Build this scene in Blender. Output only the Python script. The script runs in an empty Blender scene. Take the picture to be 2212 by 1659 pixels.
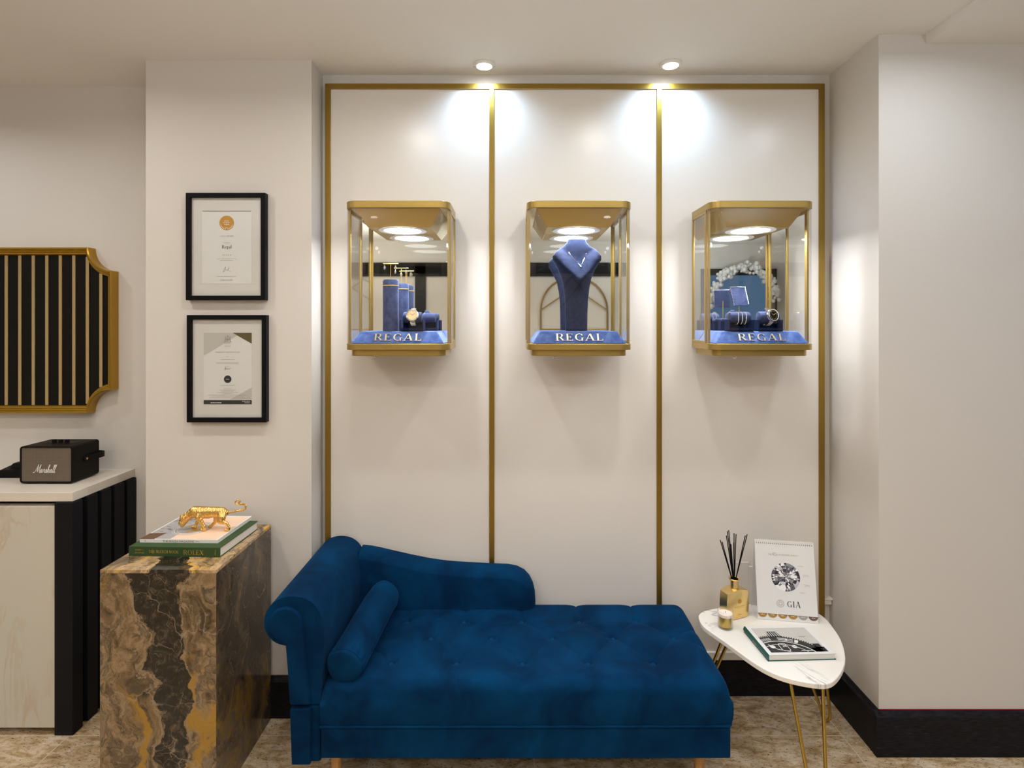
import bpy, bmesh, math, random
from mathutils import Vector, Matrix
random.seed(7)
PI = math.pi
SC = bpy.context.scene
COL = SC.collection

# ------------------------------------------------------------------ camera
EYE = 1.62
cam = bpy.data.cameras.new('camera'); camo = bpy.data.objects.new('camera', cam); COL.objects.link(camo)
camo.location = (0, 0, EYE); camo.rotation_euler = (PI/2, 0, 0)
cam.sensor_width = 36; cam.sensor_fit = 'HORIZONTAL'; cam.lens = 36*1200/2212
cam.shift_y = -(829.5-700)/2212; cam.clip_start = .05
SC.camera = camo

# ------------------------------------------------------------------ world, exposure, lamps
w = bpy.data.worlds.new('world'); SC.world = w; w.use_nodes = True
w.node_tree.nodes['Background'].inputs[0].default_value = (.16, .32, .6, 1)
w.node_tree.nodes['Background'].inputs[1].default_value = .45
SC.view_settings.view_transform = 'Standard'; SC.view_settings.look = 'None'
SC.view_settings.exposure = -0.20; SC.view_settings.gamma = 1; SC.view_settings.use_curve_mapping = False

WARM = (1, .90, .78); NEUT = (1, .955, .90); COOL = (.80, .90, 1)
CEIL = 2.714
def area(name, loc, size, power, color, spread=170, rot=(0,0,0), shape='DISK', sy=None):
    l = bpy.data.lights.new(name, 'AREA'); l.shape = shape; l.size = size
    if sy: l.size_y = sy
    l.energy = power; l.color = color; l.spread = math.radians(spread)
    o = bpy.data.objects.new(name, l); o.location = loc; o.rotation_euler = rot; COL.objects.link(o); return o
def spot(name, loc, power, color, ang, blend, rad=.02, rot=(0,0,0)):
    l = bpy.data.lights.new(name, 'SPOT'); l.energy = power; l.color = color
    l.spot_size = math.radians(ang); l.spot_blend = blend; l.shadow_soft_size = rad
    o = bpy.data.objects.new(name, l); o.location = loc; o.rotation_euler = rot; COL.objects.link(o); return o
# ceiling downlights over the viewer (just above the picture) and further back in the shop
for x in (-1.75, -.52, .47, 1.45):
    area('overhead_light', (x, 1.6, CEIL-.004), .11, 7.8 if x < 1 else 5.6, NEUT if x < 1 else COOL, 164)
for x in (-3.0, -1.6, -.2, 1.2, 2.6):
    c = COOL if x > 2 else NEUT if x > 1 else WARM
    area('overhead_light', (x, .2, CEIL-.004), .13, 8.2, c, 155)
    area('overhead_light', (x, -1.3, CEIL-.004), .13, 8.2, c, 160)
area('overhead_light', (-2.55, 1.95, CEIL-.004), .10, 5, (.86, .93, 1), 150)
area('overhead_light', (2.6, 1.15, 2.674), .11, 6, (.62, .78, 1), 165)  # added unseen lamp, stands in for cool daylight on the right pillar
# added fill lights, no real fittings, aimed up to brighten the ceiling
for gx, gy, gp, gc in ((2.0, -1.0, 46, (.80, .90, 1)), (-1.9, -1.2, 34, (1, .95, .89)), (0, .1, 27, (.92, .97, 1))):
    area('ceiling_fill', (gx, gy, 1.9), .5, gp, gc, 180, (PI, 0, 0))
# the two wall washers seen in the picture
spot('wall_washer', (-.117, 2.315, CEIL-.014), 26, (.50, .74, 1), 142, 1, .025, (math.radians(10), 0, 0))
spot('wall_washer', (.667, 2.310, CEIL-.014), 32, (.50, .74, 1), 142, 1, .025, (math.radians(10), 0, 0))

# ------------------------------------------------------------------ materials
MATS = {}
def nd(nt, t, **kw):
    n = nt.nodes.new(t)
    for k, v in kw.items():
        if k.startswith('i_'):
            n.inputs[k[2:].replace('_', ' ')].default_value = v
        else: setattr(n, k, v)
    return n
def mat(name, col, rough=.5, metal=0, **kw):
    m = bpy.data.materials.new(name); m.use_nodes = True
    b = m.node_tree.nodes['Principled BSDF']
    b.inputs['Base Color'].default_value = (*col, 1); b.inputs['Roughness'].default_value = rough
    b.inputs['Metallic'].default_value = metal
    for k, v in kw.items(): b.inputs[k].default_value = v
    MATS[name] = m; return m
def bsdf(m): return m.node_tree.nodes['Principled BSDF']
def coords(nt, scale=(1,1,1), loc=(0,0,0)):
    tc = nd(nt, 'ShaderNodeTexCoord'); mp = nd(nt, 'ShaderNodeMapping')
    mp.inputs['Scale'].default_value = scale; mp.inputs['Location'].default_value = loc
    nt.links.new(tc.outputs['Object'], mp.inputs[0]); return mp.outputs[0]
def noise(nt, vec, scale, detail=4, rough=.55, dist=0):
    n = nd(nt, 'ShaderNodeTexNoise'); n.inputs['Scale'].default_value = scale
    n.inputs['Detail'].default_value = detail; n.inputs['Roughness'].default_value = rough
    n.inputs['Distortion'].default_value = dist
    nt.links.new(vec, n.inputs['Vector']); return n.outputs['Fac']
def ramp(nt, fac, stops):
    r = nd(nt, 'ShaderNodeValToRGB'); e = r.color_ramp.elements
    while len(e) < len(stops): e.new(.5)
    for q, (p, c) in zip(e, stops):
        q.position = p; q.color = (*c, 1) if len(c) == 3 else c
    nt.links.new(fac, r.inputs[0]); return r.outputs[0]
def mixc(nt, fac, a, b, bt='MIX'):
    m = nd(nt, 'ShaderNodeMix', data_type='RGBA', blend_type=bt)
    if hasattr(fac, 'links'): nt.links.new(fac, m.inputs[0])
    else: m.inputs[0].default_value = fac
    for s, v in ((6, a), (7, b)):
        if hasattr(v, 'links'): nt.links.new(v, m.inputs[s])
        else: m.inputs[s].default_value = (*v, 1)
    return m.outputs[2]
def mth(nt, op, a, b=None, c=None):
    m = nd(nt, 'ShaderNodeMath', operation=op)
    for i, v in enumerate((a, b, c)):
        if v is None: continue
        if hasattr(v, 'links'): nt.links.new(v, m.inputs[i])
        else: m.inputs[i].default_value = v
    return m.outputs[0]
def bump(m, h, strength=.1, dist=.002):
    nt = m.node_tree; b = nd(nt, 'ShaderNodeBump'); b.inputs['Strength'].default_value = strength
    b.inputs['Distance'].default_value = dist
    nt.links.new(h, b.inputs['Height']); nt.links.new(b.outputs[0], bsdf(m).inputs['Normal'])

def paint(name, col, rough=.7, b=.08):
    m = mat(name, col, rough); nt = m.node_tree; v = coords(nt)
    bump(m, noise(nt, v, 260, 3), b, .001); return m
M_WALL = paint('wall_paint', (.62, .585, .545))
M_CEIL = paint('ceiling_paint', (.74, .72, .69))
M_PANEL = mat('panel_lacquer', (.68, .64, .595), .27)
M_PANEL.node_tree.nodes['Principled BSDF'].inputs['Specular IOR Level'].default_value = .35
M_WHITE = mat('white_paint', (.72, .70, .66), .45)
M_BASE = mat('black_skirting', (.012, .011, .013), .38)
nt = M_BASE.node_tree; v = coords(nt, (2, 2, 14))
nt.links.new(ramp(nt, noise(nt, v, 14, 5, .7), [(.35, (.006,.005,.007)), (.62, (.016,.015,.018)), (.86, (.07,.07,.08))]), bsdf(M_BASE).inputs['Base Color'])

def brass(name, col, rough=.32, metal=.9):
    m = mat(name, col, rough, metal); nt = m.node_tree
    v = coords(nt, (4, 4, 200)); n = noise(nt, v, 6, 2)
    bsdf(m).inputs['Coat Weight'].default_value = .35; bsdf(m).inputs['Coat Roughness'].default_value = .3
    nt.links.new(mth(nt, 'MULTIPLY_ADD', n, .12, rough-.06), bsdf(m).inputs['Roughness']); return m
M_FRAME = brass('brass_trim', (.27, .165, .020), .36, .82)
M_CASE = brass('brass_case', (.42, .285, .075), .36, .85)
M_GOLDM = brass('gold_moulding', (.44, .25, .014), .3, .8)
M_TIGER = mat('polished_gold', (.95, .62, .20), .17, 1)
nt = M_TIGER.node_tree; v = coords(nt)
wv = nd(nt, 'ShaderNodeTexWave', bands_direction='X'); wv.inputs['Scale'].default_value = 70
wv.inputs['Distortion'].default_value = 5; wv.inputs['Detail'].default_value = 2; wv.inputs['Detail Scale'].default_value = 1.2
nt.links.new(v, wv.inputs['Vector']); bump(M_TIGER, wv.outputs['Fac'], .55, .0022)
M_BOTTLE = mat('satin_gold', (.83, .61, .26), .25, 1)
M_LEG = brass('leg_gold', (.50, .31, .05), .3, .85)
M_STRIP = mat('champagne_strip', (.62, .47, .24), .28, .85)
M_BLACK = mat('black_satin', (.0045, .0045, .005), .4)
M_BLACKP = mat('black_panel', (.008, .0075, .006), .5)
M_SLAT = mat('charcoal_slat', (.009, .009, .011), .42)
M_LEATHER = mat('black_leather', (.007, .006, .005), .45)
nt = M_LEATHER.node_tree; v = coords(nt); bump(M_LEATHER, noise(nt, v, 420, 3), .35, .001)
for m_ in (M_BASE, M_BLACK, M_BLACKP, M_SLAT, M_LEATHER):
    bsdf(m_).inputs['Specular IOR Level'].default_value = .10
M_STEEL = mat('steel', (.78, .78, .80), .18, 1)
M_SILVER = mat('silver', (.9, .9, .92), .12, 1)
M_CHROME = mat('chrome', (.82, .83, .85), .1, 1)
M_PAPER = mat('paper', (.71, .70, .695), .6)
M_MAT = mat('mount_board', (.65, .625, .605), .65)
M_PAGES = mat('book_pages', (.72, .69, .64), .7)
nt = M_PAGES.node_tree; v = coords(nt, (1, 1, 300)); bump(M_PAGES, noise(nt, v, 6, 2), .4, .001)
M_INK = mat('ink', (.02, .02, .02), .6)
M_GREY = mat('print_grey', (.33, .31, .29), .6)
M_LGREY = mat('print_light_grey', (.52, .50, .47), .6)
M_PGOLD = mat('print_gold', (.55, .27, .03), .5, .3)
M_OLIVE = mat('print_olive', (.10, .075, .02), .6)
M_BROWN = mat('print_brown', (.12, .06, .03), .6)
M_PEACH = mat('print_peach', (.82, .58, .42), .6)
M_PBLUE = mat('print_blue_grey', (.34, .33, .34), .6)
M_GOLDFOIL = mat('gold_foil', (.62, .42, .10), .35, .7)
M_GREEN = mat('green_cloth', (.022, .06, .012), .6)
nt = M_GREEN.node_tree; v = coords(nt); bump(M_GREEN, noise(nt, v, 700, 2), .3, .0006)
M_TEAL = mat('teal_cloth', (.004, .07, .055), .5)
M_WAX = mat('wax', (.88, .76, .68), .5)
M_AMBER = mat('gold_glass', (.50, .33, .06), .2, .6)
M_WOOD = mat('leg_wood', (.42, .20, .06), .4)
nt = M_WOOD.node_tree; v = coords(nt, (30, 30, 3))
nt.links.new(ramp(nt, noise(nt, v, 4, 4), [(.3, (.28,.12,.03)), (.7, (.50,.25,.08))]), bsdf(M_WOOD).inputs['Base Color'])
M_MIRROR = mat('mirror', (.93, .94, .90), .015, 1)
M_RED = mat('red_line', (.35, .01, .03), .5)
M_CREAMDIAL = mat('watch_dial_cream', (.85, .66, .38), .35)

# clear glass: transparent mixed with a glossy coat by the Fresnel term
M_GLASS = bpy.data.materials.new('clear_glass'); M_GLASS.use_nodes = True
nt = M_GLASS.node_tree; nt.nodes.remove(nt.nodes['Principled BSDF'])
tr = nd(nt, 'ShaderNodeBsdfTransparent'); tr.inputs[0].default_value = (.985, .99, .985, 1)
gl = nd(nt, 'ShaderNodeBsdfGlossy'); gl.inputs['Roughness'].default_value = .02
fr = nd(nt, 'ShaderNodeLayerWeight'); fr.inputs[0].default_value = .5
mx = nd(nt, 'ShaderNodeMixShader'); nt.links.new(mth(nt, 'MULTIPLY_ADD', mth(nt, 'POWER', fr.outputs['Facing'], 3.4), .75, .02), mx.inputs[0])
nt.links.new(tr.outputs[0], mx.inputs[1]); nt.links.new(gl.outputs[0], mx.inputs[2])
nt.links.new(mx.outputs[0], nt.nodes['Material Output'].inputs[0])

def emit(name, col, s):
    m = bpy.data.materials.new(name); m.use_nodes = True
    b = m.node_tree.nodes['Principled BSDF']; b.inputs['Base Color'].default_value = (*col, 1)
    b.inputs['Emission Color'].default_value = (*col, 1); b.inputs['Emission Strength'].default_value = s
    return m
M_LED = emit('led_glow', (.93, .96, 1), 150)
M_SPOTLENS = emit('downlight_lens', (.95, .97, 1), 40)

def velvet(name, c1, c2, sheen, scale=5, tint=(.10, .35, .8)):
    m = mat(name, c1, .85); nt = m.node_tree; v = coords(nt)
    f = noise(nt, v, scale, 5, .6, .6)
    nt.links.new(ramp(nt, f, [(.38, c1), (.68, c2)]), bsdf(m).inputs['Base Color'])
    b = bsdf(m); b.inputs['Sheen Weight'].default_value = sheen; b.inputs['Sheen Roughness'].default_value = .35
    b.inputs['Sheen Tint'].default_value = (*tint, 1); b.inputs['Specular IOR Level'].default_value = .06
    bump(m, noise(nt, v, 900, 2), .25, .0008); return m
M_SOFA = velvet('blue_velvet', (.0003, .015, .050), (.0004, .036, .106), .12)
M_BUTTON = velvet('blue_velvet_button', (.001, .035, .10), (.001, .04, .11), .3)
M_SUEDE = velvet('display_velvet', (.030, .040, .095), (.058, .074, .16), .35, 40, (.5, .6, .9))
M_SUEDED = velvet('display_velvet_dark', (.006, .010, .035), (.010, .016, .05), .25, 40, (.2, .3, .7))
M_TRAY = velvet('tray_velvet', (.050, .095, .29), (.12, .19, .45), .5, 30, (.5, .6, .9))

# white marble (table, counter)
def marble_white(name, base, vein, sc, rough=.25, lo=.47, hi=.53):
    m = mat(name, base, rough); nt = m.node_tree; v = coords(nt, (1, .45, .6))
    f = noise(nt, v, sc, 6, .62, 1.2)
    band = mth(nt, 'ABSOLUTE', mth(nt, 'SUBTRACT', f, .5))
    k = mth(nt, 'SMOOTH_MIN', mth(nt, 'MULTIPLY', band, 40), 1, .2)
    big = noise(nt, v, sc*.6, 2)
    k2 = mth(nt, 'MAXIMUM', k, ramp(nt, big, [(lo, (0,0,0)), (hi, (1,1,1))]))
    nt.links.new(mixc(nt, k2, vein, base), bsdf(m).inputs['Base Color']); return m
M_TABLE = marble_white('table_marble', (.80, .765, .71), (.42, .41, .42), 3.4, .25, .40, .46)
M_COUNTER = marble_white('counter_marble', (.68, .62, .53), (.50, .43, .34), 2.6, .35, .42, .55)
M_DOOR = mat('door_marble', (.6, .55, .47), .35)
nt = M_DOOR.node_tree; v = coords(nt, (1, 1, .55))
v = coords(nt, (1.5, 1, .5), (0, 0, 0)); f = noise(nt, v, 4.4, 7, .55, .9)
band = mth(nt, 'MINIMUM', mth(nt, 'MULTIPLY', mth(nt, 'ABSOLUTE', mth(nt, 'SUBTRACT', f, .52)), 30), 1)
msk = ramp(nt, noise(nt, v, 5, 3), [(.44, (1,1,1)), (.6, (0,0,0))])
k = mth(nt, 'MAXIMUM', band, msk)
c0 = ramp(nt, noise(nt, v, 1.6, 4), [(.3, (.60,.54,.45)), (.7, (.54,.53,.47))])
nt.links.new(mixc(nt, k, (.50, .42, .32), c0), bsdf(M_DOOR).inputs['Base Color'])

# dark brown / gold marble of the plinth (one veined stone; the veins run through front, side and top)
def stone(name, rough, top):
    m = mat(name, (.2, .14, .08), rough); nt = m.node_tree; v0 = coords(nt, (1, 1, 1), (0, 0, 0 if not top else -.79))
    def warp(vec, sc, amt, det=5):
        wn = nd(nt, 'ShaderNodeTexNoise'); wn.inputs['Scale'].default_value = sc; wn.inputs['Detail'].default_value = det; nt.links.new(vec, wn.inputs['Vector'])
        su = nd(nt, 'ShaderNodeVectorMath', operation='SUBTRACT'); nt.links.new(wn.outputs['Color'], su.inputs[0]); su.inputs[1].default_value = (.5, .5, .5)
        vm = nd(nt, 'ShaderNodeVectorMath', operation='MULTIPLY_ADD'); nt.links.new(su.outputs[0], vm.inputs[0]); vm.inputs[1].default_value = (amt,)*3; nt.links.new(vec, vm.inputs[2]); return vm.outputs[0]
    wv_ = warp(v0, 4.5, .30); wf = warp(wv_, 22, .035, 4)
    sep = nd(nt, 'ShaderNodeSeparateXYZ'); nt.links.new(wf, sep.inputs[0])
    raw = nd(nt, 'ShaderNodeSeparateXYZ'); nt.links.new(v0, raw.inputs[0])
    mp = nd(nt, 'ShaderNodeMapping'); mp.inputs['Scale'].default_value = (1, .8, .38 if not top else 1); nt.links.new(wf, mp.inputs[0]); vs = mp.outputs[0]
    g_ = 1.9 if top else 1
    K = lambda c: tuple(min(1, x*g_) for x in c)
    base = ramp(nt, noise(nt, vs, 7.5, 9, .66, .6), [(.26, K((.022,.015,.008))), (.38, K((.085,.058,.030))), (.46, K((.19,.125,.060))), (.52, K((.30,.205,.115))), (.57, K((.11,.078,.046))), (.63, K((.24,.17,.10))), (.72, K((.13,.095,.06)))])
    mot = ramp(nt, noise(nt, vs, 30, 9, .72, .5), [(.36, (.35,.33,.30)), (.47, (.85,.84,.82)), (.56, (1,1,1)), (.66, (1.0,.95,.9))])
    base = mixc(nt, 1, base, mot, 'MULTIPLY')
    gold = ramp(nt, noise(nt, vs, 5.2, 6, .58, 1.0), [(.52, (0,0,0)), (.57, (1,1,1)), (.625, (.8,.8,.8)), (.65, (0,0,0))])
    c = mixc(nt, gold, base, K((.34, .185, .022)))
    # the broad dark vein
    cx = mth(nt, 'MULTIPLY_ADD', raw.outputs['Z'], -.085, .070) if not top else .03
    dx = mth(nt, 'ABSOLUTE', mth(nt, 'SUBTRACT', sep.outputs['X'], cx))
    zt = mth(nt, 'MULTIPLY', mth(nt, 'MAXIMUM', mth(nt, 'SUBTRACT', raw.outputs['Z'], .58), 0), .35)
    wdt = mth(nt, 'ADD', mth(nt, 'MULTIPLY_ADD', noise(nt, vs, 12, 7, .7), -.13, .115), zt) if not top else mth(nt, 'MULTIPLY_ADD', noise(nt, vs, 12, 7, .7), -.13, .135)
    dk = mth(nt, 'LESS_THAN', dx, wdt)
    fine = ramp(nt, noise(nt, v0, 34, 10, .80, .6), [(.40, (.005,.004,.003)), (.53, (.018,.014,.010)), (.60, (.085,.062,.040)), (.66, (.02,.016,.012))])
    c = mixc(nt, dk, c, fine)
    halo = mth(nt, 'LESS_THAN', mth(nt, 'ABSOLUTE', mth(nt, 'SUBTRACT', mth(nt, 'SUBTRACT', dx, wdt), .010)), .0022)
    c = mixc(nt, halo, c, K((.26, .19, .12)))
    if not top:
        side = ramp(nt, noise(nt, vs, 6.5, 8, .66, .5), [(.30, (.022,.016,.009)), (.43, (.070,.050,.032)), (.52, (.125,.088,.055)), (.575, (.25,.145,.03)), (.62, (.16,.115,.075)), (.68, (.06,.043,.029))])
        c = mixc(nt, mth(nt, 'GREATER_THAN', raw.outputs['X'], .1943), c, side)
    for sc, th in ((5.5, .014), (13, .016)):
        vo = nd(nt, 'ShaderNodeTexVoronoi', feature='DISTANCE_TO_EDGE'); vo.inputs['Scale'].default_value = sc; nt.links.new(wf, vo.inputs['Vector'])
        thr = ramp(nt, vo.outputs['Distance'], [(0, (.8,.8,.8)), (th, (0,0,0))])
        c = mixc(nt, mth(nt, 'MULTIPLY', thr, ramp(nt, noise(nt, v0, 4+sc*.3, 3), [(.46, (0,0,0)), (.62, (.8,.8,.8))])), c, (.34, .26, .18))
    nt.links.new(c, bsdf(m).inputs['Base Color']); return m
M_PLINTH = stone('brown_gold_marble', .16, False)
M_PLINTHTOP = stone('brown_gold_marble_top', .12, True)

# floor: speckled granite tiles with joints
M_FLOOR = mat('granite_tiles', (.5, .38, .26), .22)
nt = M_FLOOR.node_tree; v0 = coords(nt); T = .609
mp = nd(nt, 'ShaderNodeMapping'); mp.inputs['Rotation'].default_value = (0, 0, .9); mp.inputs['Scale'].default_value = (1, 2.4, 1)
nt.links.new(v0, mp.inputs[0])
c = ramp(nt, noise(nt, mp.outputs[0], 10, 9, .74, .5), [(.30, (.20,.13,.07)), (.43, (.42,.29,.15)), (.53, (.57,.44,.29)), (.66, (.70,.60,.47))])
spk = ramp(nt, noise(nt, mp.outputs[0], 75, 3, .6), [(.62, (0,0,0)), (.66, (1,1,1))])

brn = ramp(nt, noise(nt, mp.outputs[0], 34, 5, .7), [(.54, (0,0,0)), (.64, (.65,.65,.65))])
c = mixc(nt, brn, c, (.20, .115, .055)); c = mixc(nt, spk, c, (.015, .012, .010))
sp = nd(nt, 'ShaderNodeSeparateXYZ'); nt.links.new(v0, sp.inputs[0])
jx = mth(nt, 'ABSOLUTE', mth(nt, 'SUBTRACT', mth(nt, 'FRACT', mth(nt, 'DIVIDE', mth(nt, 'ADD', sp.outputs['X'], 10*T-1.30), T)), .5))
jy = mth(nt, 'ABSOLUTE', mth(nt, 'SUBTRACT', mth(nt, 'FRACT', mth(nt, 'DIVIDE', mth(nt, 'ADD', sp.outputs['Y'], 10*T-2.187), T)), .5))
jj = mth(nt, 'GREATER_THAN', mth(nt, 'MAXIMUM', jx, jy), .4972)
c = mixc(nt, jj, c, (.66, .56, .42))
nt.links.new(c, bsdf(M_FLOOR).inputs['Base Color'])

# speaker grille cloth
M_GRILLE = mat('grille_cloth', (.10, .08, .06), .6)
nt = M_GRILLE.node_tree; v0 = coords(nt, (1/.0034, 1, 1/.0034))
sp = nd(nt, 'ShaderNodeSeparateXYZ'); nt.links.new(v0, sp.inputs[0])
gx = mth(nt, 'ABSOLUTE', mth(nt, 'SUBTRACT', mth(nt, 'FRACT', sp.outputs['X']), .5))
gz = mth(nt, 'ABSOLUTE', mth(nt, 'SUBTRACT', mth(nt, 'FRACT', sp.outputs['Z']), .5))
g = mth(nt, 'GREATER_THAN', mth(nt, 'MAXIMUM', gx, gz), .33)
nt.links.new(mixc(nt, g, (.035, .028, .022), (.20, .155, .11)), bsdf(M_GRILLE).inputs['Base Color'])

# ------------------------------------------------------------------ mesh building
class MB:
    def __init__(s): s.bm = bmesh.new()
    def box(s, a, b):
        x0, y0, z0 = a; x1, y1, z1 = b
        vs = [s.bm.verts.new(p) for p in ((x0,y0,z0),(x1,y0,z0),(x1,y1,z0),(x0,y1,z0),(x0,y0,z1),(x1,y0,z1),(x1,y1,z1),(x0,y1,z1))]
        for f in ((0,3,2,1),(4,5,6,7),(0,1,5,4),(1,2,6,5),(2,3,7,6),(3,0,4,7)): s.bm.faces.new([vs[i] for i in f])
        return s
    def hexa(s, lo, hi):
        vs = [s.bm.verts.new(p) for p in list(lo)+list(hi)]
        for f in ((0,3,2,1),(4,5,6,7),(0,1,5,4),(1,2,6,5),(2,3,7,6),(3,0,4,7)): s.bm.faces.new([vs[i] for i in f])
        return s
    def prism(s, pts, F, d, back=0.0):
        """polygon in (u,v) of frame F (o,U,V,N), from -back to d along N"""
        o, U, V, N = F; n = len(pts)
        a = [s.bm.verts.new(o+U*p[0]+V*p[1]-N*back) for p in pts]
        b = [s.bm.verts.new(o+U*p[0]+V*p[1]+N*d) for p in pts]
        s.bm.faces.new(b); s.bm.faces.new(a[::-1])
        for i in range(n): s.bm.faces.new((a[i], a[(i+1)%n], b[(i+1)%n], b[i]))
        return s
    def ring(s, pts_out, pts_in, F, d, back=0.0):
        o, U, V, N = F; n = len(pts_out)
        P = lambda p, h: s.bm.verts.new(o+U*p[0]+V*p[1]+N*h)
        ao = [P(p, -back) for p in pts_out]; bo = [P(p, d) for p in pts_out]
        ai = [P(p, -back) for p in pts_in]; bi = [P(p, d) for p in pts_in]
        for i in range(n):
            j = (i+1)%n
            s.bm.faces.new((bo[i], bo[j], bi[j], bi[i])); s.bm.faces.new((ai[i], ai[j], ao[j], ao[i]))
            s.bm.faces.new((ao[i], ao[j], bo[j], bo[i])); s.bm.faces.new((bi[i], bi[j], ai[j], ai[i]))
        return s
    def tube(s, pts, r, seg=10, closed=False, cap=True):
        pts = [Vector(p) for p in pts]; n = len(pts)
        rr = r if isinstance(r, (list, tuple)) else [r]*n
        rings = []; up = None
        for i, p in enumerate(pts):
            if closed: t = pts[(i+1)%n]-pts[i-1]
            else: t = pts[min(i+1, n-1)]-pts[max(i-1, 0)]
            t.normalize()
            if up is None: up = Vector((0,0,1)) if abs(t.z) < .9 else Vector((0,1,0))
            x = t.cross(up)
            if x.length < 1e-4: x = t.cross(Vector((1,0,0)))
            x.normalize(); y = x.cross(t).normalized(); up = y
            rings.append([s.bm.verts.new(p+(x*math.cos(2*PI*k/seg)+y*math.sin(2*PI*k/seg))*rr[i]) for k in range(seg)])
        m = n if closed else n-1
        for i in range(m):
            A, B = rings[i], rings[(i+1)%n]
            for k in range(seg): s.bm.faces.new((A[k], A[(k+1)%seg], B[(k+1)%seg], B[k]))
        if cap and not closed: s.bm.faces.new(rings[0][::-1]); s.bm.faces.new(rings[-1])
        return s
    def lathe(s, prof, c=(0,0,0), seg=32, axis='Z', cap=True):
        c = Vector(c); rings = []
        for r, h in prof:
            ring = []
            for k in range(seg):
                a = 2*PI*k/seg
                if axis == 'Z': p = Vector((r*math.cos(a), r*math.sin(a), h))
                elif axis == 'Y': p = Vector((r*math.cos(a), h, -r*math.sin(a)))
                else: p = Vector((h, r*math.cos(a), r*math.sin(a)))
                ring.append(s.bm.verts.new(c+p))
            rings.append(ring)
        for A, B in zip(rings, rings[1:]):
            for k in range(seg): s.bm.faces.new((A[k], A[(k+1)%seg], B[(k+1)%seg], B[k]))
        if cap: s.bm.faces.new(rings[0][::-1]); s.bm.faces.new(rings[-1])
        return s
    def ball(s, c, r, seg=14):
        rx = r if isinstance(r, (tuple, list)) else (r, r, r)
        m = Matrix.Translation(c) @ Matrix.Diagonal((*rx, 1))
        bmesh.ops.create_uvsphere(s.bm, u_segments=seg, v_segments=max(6, seg*2//3), radius=1, matrix=m); return s
    def face(s, pts): s.bm.faces.new([s.bm.verts.new(p) for p in pts]); return s
    def build(s, name, m, parent=None, smooth=False, bevel=0, seg=2, off=None, recalc=True, mats=None, angle=35):
        if recalc: bmesh.ops.recalc_face_normals(s.bm, faces=s.bm.faces)
        if off is not None: bmesh.ops.translate(s.bm, verts=s.bm.verts, vec=-Vector(off))
        me = bpy.data.meshes.new(name); s.bm.to_mesh(me); s.bm.free()
        for q in (mats or [m]): me.materials.append(q)
        o = bpy.data.objects.new(name, me); COL.objects.link(o)
        if parent: o.parent = parent
        if bevel:
            b = o.modifiers.new('bevel', 'BEVEL'); b.width = bevel; b.segments = seg; b.limit_method = 'ANGLE'
            b.angle_limit = math.radians(40); b.harden_normals = False
        if smooth:
            for p in me.polygons: p.use_smooth = True
            if angle < 180:
                try: me.set_sharp_from_angle(angle=math.radians(angle))
                except Exception: pass
        return o
def tag(o, label=None, cat=None, group=None, kind=None):
    if label: o['label'] = label
    if cat: o['category'] = cat
    if group: o['group'] = group
    if kind: o['kind'] = kind
    return o
def thing(name, loc, label, cat, group=None, rz=0):
    o = bpy.data.objects.new(name, None); o.empty_display_size = .05; COL.objects.link(o)
    o.location = loc; o.rotation_euler = (0, 0, rz); return tag(o, label, cat, group)
def struct(o): o['kind'] = 'structure'; return o
def copy_tree(o, parent=None):
    c = o.copy(); COL.objects.link(c); c.parent = parent
    for ch in list(o.children): copy_tree(ch, c)
    return c
XF = Vector((1,0,0)); YF = Vector((0,1,0)); ZF = Vector((0,0,1))
def FR_(o, U=XF, V=ZF, N=-YF): return (Vector(o), Vector(U), Vector(V), Vector(N))   # default: faces the viewer
def rrect(w, h, r, n=6, cx=0, cy=0, corners=(1,1,1,1)):
    pts = []
    for (sx, sy, a0), on in zip(((1,1,0),(-1,1,90),(-1,-1,180),(1,-1,270)), corners):
        rr = r if on else 0
        if rr == 0: pts.append((cx+sx*w/2, cy+sy*h/2)); continue
        for k in range(n+1):
            a = math.radians(a0+90*k/n); pts.append((cx+sx*(w/2-rr)+rr*math.cos(a), cy+sy*(h/2-rr)+rr*math.sin(a)))
    return pts
def circ(r, n=32, cx=0, cy=0, a0=0, a1=360):
    full = abs(a1-a0) >= 360; m = n if full else n+1
    return [(cx+r*math.cos(math.radians(a0+(a1-a0)*k/n)), cy+r*math.sin(math.radians(a0+(a1-a0)*k/n))) for k in range(m)]

# ---- lettering
def sans(mb, txt, F, width=None, height=None, cx=0, cy=0, d=.0002, shear=0, offs=0, left=False):
    cu = bpy.data.curves.new('t', 'FONT'); cu.body = txt; cu.size = 1; cu.shear = shear; cu.offset = offs; cu.resolution_u = 3
    ob = bpy.data.objects.new('t', cu); COL.objects.link(ob)
    me = bpy.data.meshes.new_from_object(ob.evaluated_get(bpy.context.evaluated_depsgraph_get())) if False else ob.to_mesh()
    vs = [(v.co.x, v.co.y) for v in me.vertices]; fs = [list(p.vertices) for p in me.polygons]
    x0, x1 = min(v[0] for v in vs), max(v[0] for v in vs); y0, y1 = min(v[1] for v in vs), max(v[1] for v in vs)
    sx = width/(x1-x0) if width else None; sy = height/(y1-y0) if height else None
    sx = sx or sy; sy = sy or sx
    ox = cx if left else cx-(x1-x0)*sx/2
    o, U, V, N = F
    bv = [mb.bm.verts.new(o+U*(ox+(x-x0)*sx)+V*(cy+(y-(y0+y1)/2)*sy)+N*d) for x, y in vs]
    for f in fs:
        try: mb.bm.faces.new([bv[i] for i in f])
        except ValueError: pass
    ob.to_mesh_clear(); bpy.data.objects.remove(ob); bpy.data.curves.remove(cu)
TK, TN = .15, .05
def _r(x0, y0, x1, y1): return [(x0,y0),(x1,y0),(x1,y1),(x0,y1)]
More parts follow.
